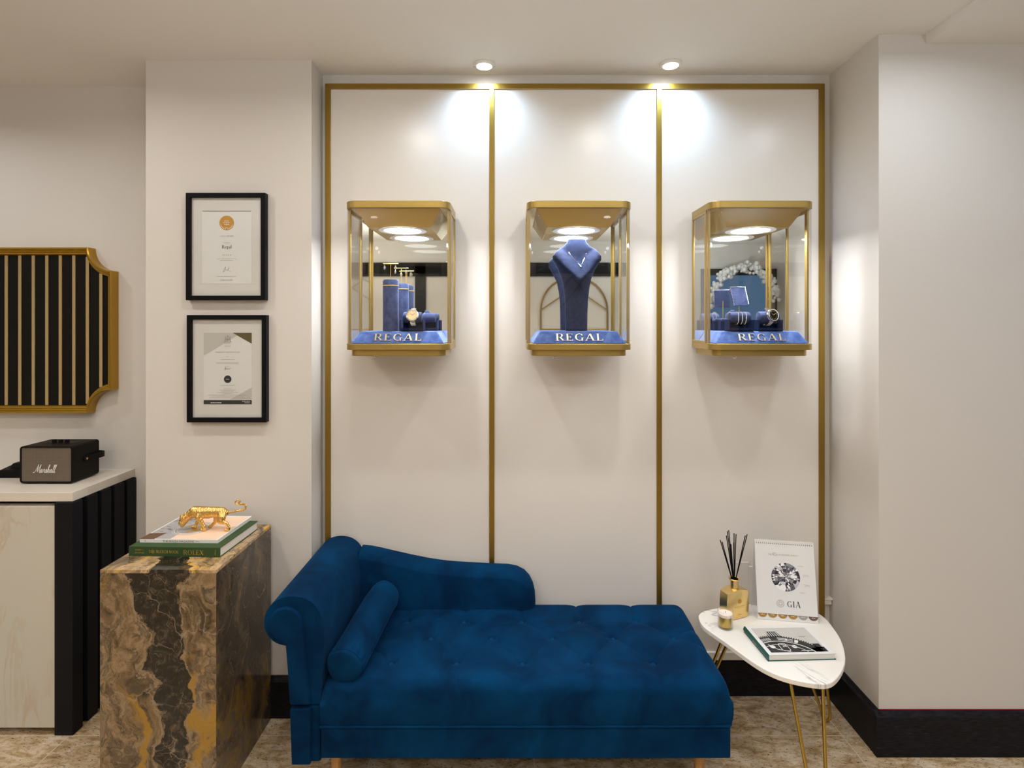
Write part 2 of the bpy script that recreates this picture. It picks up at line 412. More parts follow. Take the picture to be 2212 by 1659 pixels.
def _stem(x, y0=0, y1=1, s0=True, s1=True, w=TK):
    out = [_r(x, y0, x+w, y1)]
    if s0: out.append(_r(x-.08, y0, x+w+.08, y0+.04))
    if s1: out.append(_r(x-.08, y1-.04, x+w+.08, y1))
    return out
def _dg(x0, y0, x1, y1, w): return [(x0,y0),(x0+w,y0),(x1+w,y1),(x1,y1)]
def _arc(cx, cy, rx, ry, a0, a1, n=16):
    out = []
    for k in range(n):
        q = []
        for a in (a0+(a1-a0)*k/n, a0+(a1-a0)*(k+1)/n):
            a = math.radians(a); t = TN+(TK-TN)*abs(math.cos(a))**1.5
            q.append(((cx+rx*math.cos(a), cy+ry*math.sin(a)), (cx+(rx-t)*math.cos(a), cy+(ry-t)*math.sin(a))))
        out.append([q[0][0], q[1][0], q[1][1], q[0][1]])
    return out
GL = {
 'R': (.80, _stem(.1)+[_r(.2,.95,.42,1), _r(.2,.47,.42,.52)]+_arc(.42,.735,.27,.265,-90,90)+[_dg(.66,0,.34,.5,.17), _r(.62,0,.90,.04)]),
 'E': (.68, _stem(.1)+[_r(.2,.95,.64,1), _r(.2,.48,.50,.53), _r(.2,0,.66,.05), _r(.60,.80,.64,1), _r(.47,.40,.50,.61), _r(.63,0,.67,.22)]),
 'G': (.88, _arc(.48,.5,.42,.5,50,310)+_stem(.66,.0,.42,False,True,.13)+[_r(.70,.72,.74,.97)]),
 'A': (.86, [_dg(.04,0,.40,1,.06), _dg(.66,0,.36,1,.16), _r(.18,.30,.66,.35), _r(-.04,0,.18,.04), _r(.58,0,.90,.04)]),
 'L': (.66, _stem(.1)+[_r(.2,0,.62,.05), _r(.58,0,.63,.24)]),
 'I': (.38, _stem(.11)),
 'T': (.76, _stem(.30,0,1,True,False)+[_r(.02,.95,.74,1), _r(.02,.76,.06,1), _r(.70,.76,.74,1)]),
 'H': (.90, _stem(.1)+_stem(.62)+[_r(.2,.48,.7,.53)]),
 'W': (1.16, [_dg(.28,0,.02,1,.15), _dg(.28,0,.52,1,.06), _dg(.74,0,.50,1,.15), _dg(.76,0,1.02,1,.06), _r(-.04,.96,.26,1), _r(.92,.96,1.16,1)]),
 'C': (.80, _arc(.48,.5,.42,.5,45,315)+[_r(.70,.72,.74,.97), _r(.72,.06,.76,.26)]),
 'B': (.76, _stem(.1)+[_r(.2,.95,.40,1), _r(.2,.49,.42,.54), _r(.2,0,.42,.05)]+_arc(.40,.755,.23,.245,-90,90)+_arc(.42,.26,.28,.27,-90,90)),
 'O': (.94, _arc(.47,.5,.42,.5,0,360,24)),
 'K': (.86, _stem(.1)+[_dg(.24,.44,.66,1,.06), _dg(.62,0,.34,.58,.17), _r(.56,.96,.84,1), _r(.56,0,.90,.04)]),
 'X': (.84, [_dg(.60,0,.06,1,.17), _dg(.06,0,.66,1,.06), _r(-.02,.96,.30,1), _r(.56,.96,.80,1), _r(-.02,0,.20,.04), _r(.52,0,.86,.04)]),
 'D': (.88, _stem(.1)+[_r(.2,.95,.42,1), _r(.2,0,.42,.05)]+_arc(.40,.5,.42,.5,-90,90)),
 'S': (.62, _arc(.32,.73,.24,.27,20,270)+_arc(.32,.25,.24,.25,-160,90)),
 'N': (.92, _stem(.1,0,1,True,True,.06)+_stem(.72,0,1,False,True,.06)+[_dg(.66,0,.08,1,.14)]),
 'e': (.52, [_r(.08,.30,.44,.35)]+_arc(.26,.31,.22,.32,0,310)),
 'g': (.54, _arc(.24,.36,.19,.26,0,360)+_arc(.24,-.08,.21,.17,0,360)+[_r(.36,.52,.52,.58), _r(.16,.06,.22,.14)]),
 'a': (.52, _stem(.34,0,.48,False,False,.13)+_arc(.24,.18,.20,.19,60,300)+_arc(.27,.44,.20,.18,0,150)),
 'l': (.30, _stem(.08,0,1.02,True,False)), ' ': (.36, []),
}
def serif(mb, txt, F, width=None, height=None, cx=0, cy=0, d=.0002, left=False, back=0, gap=.06):
    x = 0; polys = []
    for ch in txt:
        adv, ps = GL[ch]; polys += [[(p[0]+x, p[1]) for p in q] for q in ps]; x += adv+gap
    tw = x-gap; sx = width/tw if width else height; sy = height or sx
    ox = cx if left else cx-width/2 if width else cx-tw*sx/2
    for q in polys:
        pts = [(ox+p[0]*sx, cy+(p[1]-.5)*sy) for p in q]
        if back: mb.prism(pts, F, d, 0)
        else:
            o, U, V, N = F; mb.face([o+U*p[0]+V*p[1]+N*d for p in pts])
SCR = {'M': ([(-.42,.10),(-.30,.02),(-.16,.08),(.02,.50),(.16,1.0),(.17,.70),(.18,.12),(.24,.20),(.42,.72),(.54,1.0),(.52,.60),(.52,.14),(.58,.02),(.68,.12)], .66),
 'a': ([(0,.10),(.10,.34),(.22,.42),(.12,.42),(.02,.26),(.03,.06),(.12,.03),(.20,.18),(.25,.42),(.23,.12),(.29,.02),(.38,.12)], .38),
 'r': ([(0,.12),(.07,.36),(.09,.50),(.13,.40),(.25,.40),(.22,.12),(.28,.02),(.36,.12)], .36),
 's': ([(0,.12),(.12,.40),(.15,.46),(.20,.24),(.18,.05),(.06,.04),(.16,.01),(.30,.12)], .30),
 'h': ([(0,.12),(.14,.60),(.19,.88),(.13,.98),(.07,.80),(.06,.02),(.10,.26),(.19,.42),(.26,.34),(.25,.08),(.31,.02),(.40,.12)], .40),
 'l': ([(0,.12),(.13,.58),(.18,.86),(.13,.98),(.07,.82),(.07,.14),(.13,.02),(.23,.12)], .23)}
def crv(pts, n=5):
    out = []; V = [Vector(p) for p in pts]
    for i in range(len(V)-1):
        p0, p1, p2, p3 = V[max(i-1,0)], V[i], V[i+1], V[min(i+2, len(V)-1)]
        for k in range(n):
            t_ = k/n; out.append(.5*((2*p1)+(p2-p0)*t_+(2*p0-5*p1+4*p2-p3)*t_**2+(3*p1-p0-3*p2+p3)*t_**3))
    out.append(V[-1]); return out
def script(mb, letters, F, width, height, r, shear=.34):
    pts = []; x = 0
    for ch in letters:
        P_, adv = SCR[ch]; pts += [(p[0]+x+p[1]*shear, p[1], 0) for p in P_[(1 if pts else 0):]]; x += adv
    pts = crv(pts); x0 = min(p.x for p in pts); x1 = max(p.x for p in pts); o, U, V_, N = F
    mb.tube([o+U*((p.x-x0)/(x1-x0)-.5)*width+V_*(p.y-.5)*height+N*.001 for p in pts], r, 6)
def line_text(mb, F, x0, x1, y, h, seed=0, d=.0002):
    """tiny unreadable lines of print: a row of short word strokes"""
    rnd = random.Random(seed); o, U, V, N = F; x = x0
    while x < x1:
        wd = min(rnd.uniform(.003, .008), x1-x); t = h
        mb.face([o+U*a+V*b+N*d for a, b in ((x,y-t/2),(x+wd,y-t/2),(x+wd,y+t/2),(x,y+t/2))]); x += wd+.0016
def quad(mb, F, x0, y0, x1, y1, d=.0002):
    o, U, V, N = F; mb.face([o+U*a+V*b+N*d for a, b in ((x0,y0),(x1,y0),(x1,y1),(x0,y1))])
def poly(mb, F, pts, d=.0002):
    o, U, V, N = F; mb.face([o+U*a+V*b+N*d for a, b in pts])

# ================================================================== THE ROOM
YB, YC, YP, YA = 2.44, 2.303, 2.098, 2.559       # back wall, column face, pillar face, alcove wall
XL, XR = -.831, 1.392                            # the sides of the niche
def wallbox(name, a, b, m=M_WALL): return struct(MB().box(a, b).build(name, m))
wallbox('floor', (-4.2, -3, -.1), (4.6, 2.8, 0), M_FLOOR)
wallbox('ceiling', (-4.2, -3, CEIL), (4.6, 2.8, CEIL+.1), M_CEIL)
wallbox('wall_back', (XL-.05, YB, 0), (XR+.3, YB+.1, CEIL))
wallbox('wall_column', (-1.518, YC, 0), (XL, 2.76, CEIL))
wallbox('wall_alcove', (-4.2, YA, 0), (-1.5, YA+.1, CEIL))
o = struct(MB().hexa([(1.385, YP, 0), (4.6, YP, 0), (4.6, 2.7, 0), (1.40, 2.7, 0)],
                 [(1.385, YP, CEIL), (4.6, YP, CEIL), (4.6, 2.7, CEIL), (1.40, 2.7, CEIL)]).build('wall_pillar', M_WALL))
wallbox('wall_left', (-4.3, -3, 0), (-4.2, 2.8, CEIL))
wallbox('wall_right', (4.5, -3, 0), (4.6, 2.8, CEIL))
# dropped ceiling on the right
wallbox('trim_1', (1.563, -3, 2.6785), (4.5, YP, CEIL+.01), M_CEIL)
# skirting boards, black with a chamfered top
def skirt(name, a, b, n):
    a = Vector((*a, 0)); b = Vector((*b, 0)); n = Vector((*n, 0)); h, t = .165, .022
    lo = [a, b, b+n*t, a+n*t]; mb = MB()
    mb.hexa([p for p in lo], [p+ZF*(h-.016) for p in lo])
    e = [p+ZF*(h-.016) for p in lo]; f = [a+ZF*h, b+ZF*h, b+n*.006+ZF*h, a+n*.006+ZF*h]
    mb.hexa(e, f); return struct(mb.build(name, M_BASE))
skirt('baseboard_back', (XL, YB), (XR, YB), (0, -1))
skirt('baseboard_column', (-1.518, YC), (XL+.022, YC), (0, -1))
skirt('baseboard_return', (XL, YC), (XL, YB), (1, 0))
skirt('baseboard_right', (1.386, YP-.019), (1.393, YB-.02), (-1, 0))
skirt('baseboard_pillar', (1.3632, YP), (4.5, YP), (0, -1))
struct(MB().box((1.385, YP-.0025, .165), (4.5, YP, .1665)).build('trim_2', M_RED))
# the shop behind the viewer (seen in the little mirrors)
mb = MB(); yf = -2.6
mb.box((-4.2, yf-.1, 0), (2.5, yf, CEIL)); mb.box((3.5, yf-.1, 0), (4.6, yf, CEIL)); mb.box((2.5, yf-.1, 2.35), (3.5, yf, CEIL))
struct(mb.build('wall_front', M_WALL))
mb = MB(); mb.box((-2.2, yf, 2.25), (2.35, yf+.03, 2.43)); mb.box((-1.28, yf, 0), (-1.14, yf+.03, 2.43)); struct(mb.build('trim_3', M_BLACKP))
mb = MB(); mb.tube([(.82+.44*math.cos(math.radians(a)), yf+.03, 1.8+.44*math.sin(math.radians(a))) for a in range(0, 181, 10)], .012)
for sx in (-.44, .44): mb.tube([(.82+sx, yf+.03, .6), (.82+sx, yf+.03, 1.8)], .012)
for sx in (-.15, .15): mb.tube([(.82+sx*3, yf+.03, 1.8), (.82-sx, yf+.03, 2.2)], .008)
mb.tube([(.38, yf+.03, 1.55), (1.26, yf+.03, 1.55)], .01)
struct(mb.build('trim_4', M_FRAME))
fa = thing('flower_arch', (3.0, -2.40, 0), 'pale flower arch round the shop entrance, mirrored in the right display case', 'flower arch')
mb = MB(); rnd = random.Random(8)
for k in range(260):
    a_ = rnd.uniform(-.25, PI+.25); q_ = (3.0+.40*math.cos(a_), 1.95+.40*math.sin(a_))
    if a_ < 0 or a_ > PI: q_ = (3.0+(.40 if a_ < 0 else -.40), 1.95-rnd.random()*1.6)
    mb.ball((q_[0]+rnd.gauss(0, .03), -2.40+rnd.gauss(0, .03), q_[1]+rnd.gauss(0, .03)), rnd.uniform(.012, .035), 6)
mb.build('flowers', M_PAPER, fa, off=fa.location); fa['kind'] = 'stuff'
t = struct(MB().ring([(-.5,0),(.5,0),(.5,2.35),(-.5,2.35)], [(-.42,.08),(.42,.08),(.42,2.27),(-.42,2.27)], FR_((3.0, yf, 0), XF, ZF, YF), .02, .06).build('window_1', M_BLACKP))
struct(MB().box((2.58, yf-.03, .08), (3.42, yf-.02, 2.27)).build('window_pane', M_GLASS, t))

# ---- brass-framed wall panelling
YPF = 2.405; YPB = 2.412
px = thing('wall_panelling', (.27, YPB, .165), 'tall cream lacquered wall panelling in three bays framed with brass strips', 'wall panelling')
po = px.location
x0, x1, zt = -.8096, 1.3547, 2.662; fw = .0235; m1, m2, mw = -.0875, .6385, .022
for a, b in ((x0+fw, m1-mw/2), (m1+mw/2, m2-mw/2), (m2+mw/2, x1-fw)):
    MB().box((a, YPB, .175), (b, YB, zt-fw)).build('panel_board', M_PANEL, px, off=po)
F0 = FR_((0, YPF, 0))
MB().prism([(x0, zt), (x0+fw, zt-fw), (x1-fw, zt-fw), (x1, zt)], F0, 0, .034).build('top_rail', M_FRAME, px, bevel=.0012, off=po)
MB().prism([(x0, .175), (x0+fw, .175), (x0+fw, zt-fw), (x0, zt)], F0, 0, .034).build('side_rail', M_FRAME, px, bevel=.0012, off=po)
MB().prism([(x1-fw, .175), (x1, .175), (x1, zt), (x1-fw, zt-fw)], F0, 0, .034).build('side_rail', M_FRAME, px, bevel=.0012, off=po)
for m in (m1, m2): MB().box((m-mw/2, YPF, .175), (m+mw/2, YB, zt-fw)).build('mullion', M_FRAME, px, bevel=.0012, off=po)
MB().box((x0+.02, YPF-.004, .166), (x1, YB, .20)).build('bottom_rail', M_WHITE, px, bevel=.002, off=po)

# ---- sockets and hatch in the panelling
s = thing('socket_plate', (-.25, YPB, .54), 'flat metal socket plate just showing above the blue chaise back', 'socket')
MB().prism(rrect(.13, .085, .004, 3), FR_((-.255, YPB, .5405)), .004).build('plate', M_CHROME, s, off=s.location)
MB().ring(rrect(.132, .087, .004, 3), rrect(.127, .082, .003, 3), FR_((-.255, YPB, .5405)), .005).build('rim', M_BLACK, s, off=s.location)
h = thing('cable_cover', (1.02, YPB, .46), 'cream painted raised cover on the panelling behind the reed diffuser and flip calendar', 'cover')
MB().box((.955, YPB-.006, .40), (1.025, YPB, .588)).build('cover_plate', M_PANEL, h, bevel=.001, off=h.location)
MB().box((1.025, YPB-.010, .40), (1.10, YPB, .571)).build('cover_plate', M_PANEL, h, bevel=.001, off=h.location)
tr = MB().box((1.355, YPF+.005, .422), (1.392, YB, .4285)); tr.box((1.355, YPF+.012, .40), (1.390, YB, .422))
struct(tr.build('trim_5', M_WHITE))

# ---- the two ceiling downlights
def downlight(x, y, tilt, label):
    t = thing('downlight', (x, y, CEIL), label, 'ceiling light', 'recessed downlights above the panelling', tilt)
    mb = MB(); mb.lathe([(.046, 0), (.046, -.004), (.042, -.009), (.033, -.010), (.028, -.004), (.028, 0)], seg=40)
    mb.build('bezel', M_WHITE, t, smooth=True)
    MB().box((-.047, -.0015, -.0115), (-.030, .0015, -.008)).build('clip', M_STEEL, t); MB().box((.030, -.0015, -.0115), (.047, .0015, -.008)).build('clip', M_STEEL, t)
    MB().lathe([(.004, -.0125), (.020, -.0120), (.0315, -.0095), (.0315, -.004)], seg=32).build('lens', M_SPOTLENS, t)
    return t
downlight(-.117, 2.34, 0, 'round chrome recessed downlight, the left one, over the first brass mullion')
downlight(.667, 2.335, .35, 'round chrome recessed downlight, the right one, over the second brass mullion')

# ================================================================== DISPLAY CASES
CW, CD, CY = .410, .232, 2.154           # width, depth, front plane
def case_outline(inset=0, r=.045):
    w = CW/2-inset; yf = inset; yb = CD-.001
    rr = r-inset; pts = [(w, yb), (-w, yb)]
    for k in range(9):
        a = math.radians(180+90*k/8); pts.append((-w+rr+rr*math.cos(a), yf+rr+rr*math.sin(a)))
    for k in range(9):
        a = math.radians(270+90*k/8); pts.append((w-rr+rr*math.cos(a), yf+rr+rr*math.sin(a)))
    return pts
CB = 1.495                               # underside height
def make_case(x, label):
    t = thing('display_case', (x, CY, CB), label, 'display case', 'wall mounted brass and glass display cases')
    FU = lambda z: (Vector((0,0,z)), XF, YF, ZF)
    O = case_outline()
    # heights relative to the underside
    MB().prism(O, FU(.577), .027).build('top_cap', M_CASE, t, bevel=.0015, smooth=True)
    MB().prism(O, FU(.024), .024).build('base_band', M_CASE, t, bevel=.0015, smooth=True)
    MB().prism([(p[0], max(p[1], .001)) for p in case_outline(.018, .05)], FU(0), .024).build('base_plinth', M_CASE, t, bevel=.0015, smooth=True)
    # ceiling block tapering down, with its round lamp
    hb = MB().hexa([(-.124, .052, .509), (.124, .052, .509), (.124, CD-.006, .509), (-.124, CD-.006, .509)],
                   [(-.168, .020, .577), (.168, .020, .577), (.168, CD-.006, .577), (-.168, CD-.006, .577)])
    hb = hb.build('ceiling_block', M_CASE, t, bevel=.001)
    cy = .1235
    MB().lathe([(.097, 0), (.097, -.003), (.085, -.005), (.074, -.003), (.074, 0)], (0, cy, .509), 48).build('lamp_rim', M_WHITE, hb, smooth=True)
    mb = MB(); rnd = random.Random(3)
    mb.lathe([(.073, -.001), (.073, 0)], (0, cy, .509), 40)
    mb.build('lamp_diffuser', M_LED, hb)
    # mirror back
    MB().box((-CW/2+.012, CD-.006, .048), (CW/2-.012, CD-.001, .577)).build('mirror_back', M_MIRROR, t)
    # side doors: brass frames with a pane each
    for s in (-1, 1):
        F = (Vector((s*CW/2, 0, 0)), YF, ZF, Vector((s, 0, 0)))
        fr = MB().ring([(.062, .048), (CD-.001, .048), (CD-.001, .577), (.062, .577)],
                       [(.076, .058), (CD-.013, .058), (CD-.013, .567), (.076, .567)], F, 0, .008).build('door_frame', M_CASE, t, bevel=.001)
        MB().prism([(.074, .056), (CD-.011, .056), (CD-.011, .569), (.074, .569)], F, -.003, .006).build('door_pane', M_GLASS, fr)
        MB().box((s*(CW/2-.010)-.0035, .046, .048), (s*(CW/2-.010)+.0035, .056, .577)).build('corner_post', M_CASE, t)
    # bent front glass
    outer = case_outline(.002)[2:]; inner = case_outline(.006)[2:]
    outer = [(outer[0][0], .060)]+outer+[(outer[-1][0], .060)]; inner = [(inner[0][0], .060)]+inner+[(inner[-1][0], .060)]
    MB().prism(outer+inner[::-1], FU(.048), .529).build('front_glass', M_GLASS, t, smooth=True)
    # lock underneath
    MB().lathe([(.004, 0), (.004, -.003), (.007, -.006), (.007, -.010), (.004, -.013)], (-.095, .05, 0), 16).build('lock', M_STEEL, t, smooth=True)
    return t
def make_tray(x, label):
    t = thing('display_tray', (x, CY, CB+.048), label, 'display tray', 'blue velvet trays with gold lettering')
    MB().hexa([(-.183, .012, .0003), (.183, .012, .0003), (.183, CD-.008, .0003), (-.183, CD-.008, .0003)],
              [(-.150, .036, .0486), (.150, .036, .0486), (.150, CD-.008, .0486), (-.150, CD-.008, .0486)]).build('velvet_base', M_TRAY, t, bevel=.004, seg=3)
    n = Vector((0, -.0486, .024)).normalized(); up = Vector((0, .024, .0486)).normalized()
    mb = MB(); serif(mb, 'REGAL', (Vector((0, .024, .0243)), XF, up, n), width=.187, height=.030, d=.004, back=1, gap=.14)
    tag(mb.build('lettering', M_STEELG, t), 'gold edged raised letters reading REGAL')
    return t
M_STEELG = mat('letter_gold', (.95, .84, .62), .22, 1)
CX = (-.4475, .2635, .977)
for x, l in zip(CX, ('brass and glass wall display case, the left one, holding earring stands and a watch',
                     'brass and glass wall display case, the middle one, holding a necklace bust',
                     'brass and glass wall display case, the right one, holding bracelets and a watch')): make_case(x, l)
for x, l in zip(CX, ('blue velvet tray lettered REGAL in gold, under the two earring columns',
                     'blue velvet tray lettered REGAL in gold, under the necklace bust',
                     'blue velvet tray lettered REGAL in gold, under the bracelet cushions')): make_tray(x, l)
TZ = CB+.048+.049                       # top of the trays

# ---- left case
def earring_stand(x, y, h, label):
    t = thing('earring_stand', (x, y, TZ), label, 'jewellery stand', 'velvet earring stands in the left case')
    MB().lathe([(.031, 0), (.031, h-.006), (.028, h)], seg=32).build('column', M_SUEDE, t, smooth=True, angle=60)
    MB().lathe([(.0315, h-.026), (.0322, h-.0245), (.0315, h-.022)], seg=32, cap=False).build('band', M_GOLDFOIL, t, smooth=True)
    MB().tube([(0,0,h), (0,0,h+.064)], .0012).build('post', M_GOLDFOIL, t)
    MB().tube([(-.030,0,h+.064), (.030,0,h+.064)], .0018).build('crossbar', M_GOLDFOIL, t)
    for s in (-.024, .020):
        e = thing('drop_earring', (x+s, y-.002, TZ+h+.064), 'small silver drop earring hanging from the crossbar of %s' % ('the front column' if y < 2.28 else 'the rear column'), 'earring', 'drop earrings in the left case')
        MB().tube([(0,-.001,0), (0,-.001,-.006)], .0007).build('hook', M_SILVER, e)
        MB().lathe([(.0008,-.006), (.003,-.011), (.0042,-.017), (.003,-.022), (.0008,-.024)], (0,-.001,0), 8).build('drop', M_SILVER, e)
earring_stand(-.485, 2.222, .205, 'blue velvet earring column with a gold band, the front one of two')
earring_stand(-.462, 2.318, .197, 'blue velvet earring column with a gold band, partly behind the front one')

def watch(root_loc, tilt, dialm, label, scale=1, rz=0):
    t = thing('wristwatch', root_loc, label, 'watch'); t.rotation_euler = (tilt, 0, rz); t.scale = (scale,)*3
    MB().lathe([(.016, -.004), (.0195, -.003), (.0205, .001), (.018, .005), (.0165, .0055)], (0,0,0), 32, 'Y').build('watch_case', M_STEEL, t, smooth=True)
    d = MB().lathe([(.0162, -.0065), (.0162, -.005)], (0,0,0), 32, 'Y').build('dial', dialm, t)
    mb = MB()
    for k in range(12):
        a = k*PI/6; c = Vector((.0128*math.sin(a), -.0067, .0128*math.cos(a))); mb.box(c-Vector((.0008,.0003,.0014)), c+Vector((.0008,.0003,.0014)))
    mb.tube([(0,-.0072,0), (-.006,-.0072,.005)], .0007, 6); mb.tube([(0,-.0072,0), (.009,-.0072,.006)], .0006, 6)
    mb.build('hands', M_GOLDFOIL, t)
    MB().lathe([(.0205, -.0045), (.0205, -.0065), (.0165, -.0075), (.0165, -.0045)], (0,0,0), 32, 'Y').build('bezel', M_SILVER, t, smooth=True)
    mb = MB(); R = .027
    for s, n in ((-1, 8), (1, 4)):
        for k in range(n):
            a = math.radians(36+k*13); z = s*R*math.sin(a)*1.0; y = R-R*math.cos(a)
            w = .0085-.0003*k
            for q in (-1, 0, 1): mb.box((q*w*.68-w*.32, y-.0012, z-.0024), (q*w*.68+w*.32, y+.0012, z+.0024))
    mb.build('bracelet', M_STEEL, t)
def cushion_box(x, y, w, label, cr=.022):
    t = thing('cushion_box', (x, y, TZ), label, 'jewellery box', 'watch and bracelet cushion boxes')
    mb = MB(); d = .052; h = .045; th = .004
    mb.box((-w/2, -d/2, 0), (w/2, d/2, th)); mb.box((-w/2, -d/2, 0), (-w/2+th, d/2, h)); mb.box((w/2-th, -d/2, 0), (w/2, d/2, h)); mb.box((-w/2+th, d/2-th, 0), (w/2-th, d/2, h))
    mb.box((-w/2+th, -d/2, 0), (w/2-th, -d/2+th, .012))
    mb.build('tray_box', M_SUEDED, t, bevel=.0008)
    mb = MB(); mb.lathe([(.006, -w/2+.008), (cr-.002, -w/2+.010), (cr, -w/2+.014), (cr, w/2-.014), (cr-.002, w/2-.010), (.006, w/2-.008)], (0, .002, .054), 28, 'X')
    mb.build('cushion', M_SUEDE, t, smooth=True)
    return t
cushion_box(-.396, 2.215, .092, 'dark box with a blue cushion carrying the cream dial watch')
watch((-.391, 2.183, TZ+.062), math.radians(-12), M_CREAMDIAL, 'steel wristwatch with a cream dial on a cushion in the left case', 1.2)
cushion_box(-.345, 2.325, .07, 'dark box with a bare blue cushion at the rear of the left case', .02)

# ---- middle case: the bust
prof = [(0,-.0445,.0445),(.03,-.0445,.0445),(.055,-.047,.046),(.075,-.052,.0475),(.098,-.062,.055),(.119,-.081,.067),(.1295,-.0925,.0765),(.138,-.096,.0805),
        (.147,-.092,.0805),(.157,-.083,.0745),(.168,-.066,.060),(.178,-.050,.041),(.190,-.036,.032),(.203,-.0335,.034)]
# profile heights stretched to the case height
HB = .2
M_BUST = velvet('bust_velvet', (.014, .019, .045), (.022, .030, .068), .3, 60, (.4, .5, .9))
def chest(x, z):
    # the chest leans back above a V-shaped fold and is undercut below it
    zv = .200+.085*min(1, abs(x-.006)/.095)
    return min(-.014, -.070+(z-zv)*.72) if z > zv else -.070+min(.046, (zv-z)*1.0)
def bust():
    t = thing('necklace_bust', (.2635, 2.262, TZ), 'dark blue velvet neck bust standing in the middle display case', 'jewellery bust')
    hz = [0,.035,.064,.088,.112,.133,.1445,.154,.1625,.1705,.178,.1855,.1935,.2000]
    X = [(-.0460,.0425),(-.0468,.0435),(-.0480,.0455),(-.0520,.0500),(-.0600,.0580),(-.0760,.0720),(-.0880,.0850),(-.0985,.0980),
         (-.0985,.0985),(-.0900,.0905),(-.0740,.0760),(-.0520,.0520),(-.0400,.0390),(-.0345,.0345)]
    def hw(z):
        q = z/1.862
        for i in range(len(hz)-1):
            if q <= hz[i+1]: t_ = (q-hz[i])/(hz[i+1]-hz[i]); t_ = t_*t_*(3-2*t_)*.5+t_*.5; return [X[i][j]+(X[i+1][j]-X[i][j])*t_ for j in (0, 1)]
        return X[-1]
    mb = MB(); rings = []; NL = 74
    for i in range(NL+1):
        z = .3724*i/NL; a, b = hw(z); cx = (a+b)/2; w = (b-a)/2; ring = []
        for k in range(48):
            q = 2*PI*k/48; c, s = math.cos(q), math.sin(q)
            x = cx+w*math.copysign(abs(c)**.9, c)
            ring.append(mb.bm.verts.new((x, chest(x, z)*abs(s)**.7 if s < 0 else .030*s**.8, z)))
        rings.append(ring)
    for A, B in zip(rings, rings[1:]):
        for k in range(48): mb.bm.faces.new((A[k], A[(k+1)%48], B[(k+1)%48], B[k]))
    mb.bm.faces.new(rings[0][::-1]); mb.bm.faces.new(rings[-1])
    mb.build('bust_body', M_BUST, t, smooth=True, angle=60)
    n = thing('necklace', (.2635, 2.262, TZ+.262), 'fine silver chain with a small diamond pendant on the bust', 'necklace')
    pts = [(-.040,.012,.330),(-.034,-.018,.318),(-.022,-.038,.300),(-.010,-.050,.286),(.002,-.056,.274),(.013,-.0575,.262),(.020,-.056,.276),(.030,-.048,.295),(.038,-.034,.314),(.044,-.012,.330)]
    pts = [(x_, (chest(x_, z_)*(1-min(.9, abs(x_)/.05)**4*.5) if abs(x_) < .039 else 0)+.0115-.0008, z_-.262) for x_, y_, z_ in pts]
    MB().tube([(p[0], p[1]-.0125, p[2]) for p in pts], .0007, 6).build('chain', M_SILVER, n)
    MB().lathe([(.0005,0), (.0036,-.003), (.003,-.0055), (.0004,-.009)], (.013, chest(.013, .257)-.001, 0), 8).build('pendant', M_SILVER, n)
bust()

# ---- right case
cushion_box(.905, 2.212, .098, 'dark box with a blue cushion wearing three silver bracelets')
for i, dx in enumerate((-.012, .003, .018)):
    b = thing('bracelet', (.905+dx, 2.214, TZ+.054), 'thin silver bracelet around the left cushion, %s of three' % ('leftmost', 'middle', 'rightmost')[i], 'bracelet', 'silver bracelets in the right case')
    mb = MB(); n = 46
    for k in range(n):
        a = 2*PI*k/n; mb.ball((.004*math.sin(a*.5), -.0245*math.cos(a), .0245*math.sin(a)-.002), .0021, 6)
    mb.build('links', M_SILVER, b)
cushion_box(1.020, 2.215, .096, 'dark box with a blue cushion carrying the dark dial watch', .024)
watch((1.021, 2.180, TZ+.062), math.radians(-10), M_BLACK, 'steel wristwatch with a dark dial on a cushion in the right case', 1.2, .3)
p = thing('pendant_stand', (.937, 2.292, TZ), 'small square blue velvet display plate on a thin post in the right case', 'jewellery stand')
MB().tube([(0,0,0), (0,0,.13)], .0015).build('post', M_GOLDFOIL, p)
MB().lathe([(.02, 0), (.02, .003)], seg=24).build('foot', M_GOLDFOIL, p)
Fp = (Vector((-.002, -.004, .140)), Vector((1, .15, 0)).normalized(), Vector((-.12, .25, 1)).normalized(), Vector((.15, -1, .25)).normalized())
MB().prism(rrect(.066, .078, .004, 3), Fp, .004, .004).build('plate', M_SUEDE, p, bevel=.001)
c = thing('chain_bracelet', (.937, 2.292, TZ+.14), 'silver chain draped round the square velvet plate in the right case', 'bracelet')
mb = MB(); L = [(-.033, -.037), (-.033, .040), (.0, .042), (.033, .040), (.033, -.037)]
for (a, b), (c2, d2) in zip(L, L[1:]):
    for k in range(12):
        q = k/12; u = a+(c2-a)*q; v = b+(d2-b)*q; pt = Fp[0]-Vector((0,0,.14))+Fp[1]*u+Fp[2]*v+Fp[3]*.005
        mb.ball(pt, .0018, 6)
mb.build('links', M_SILVER, c)
r = thing('long_tray', (.935, 2.345, TZ), 'low dark blue ring tray at the rear of the right case', 'jewellery box')
MB().box((-.06, -.016, 0), (.06, .016, .040)).build('tray_box', M_SUEDED, r, bevel=.001)
MB().box((-.055, -.018, .040), (.055, .014, .052)).build('cushion', M_SUEDE, r, bevel=.005, seg=3)

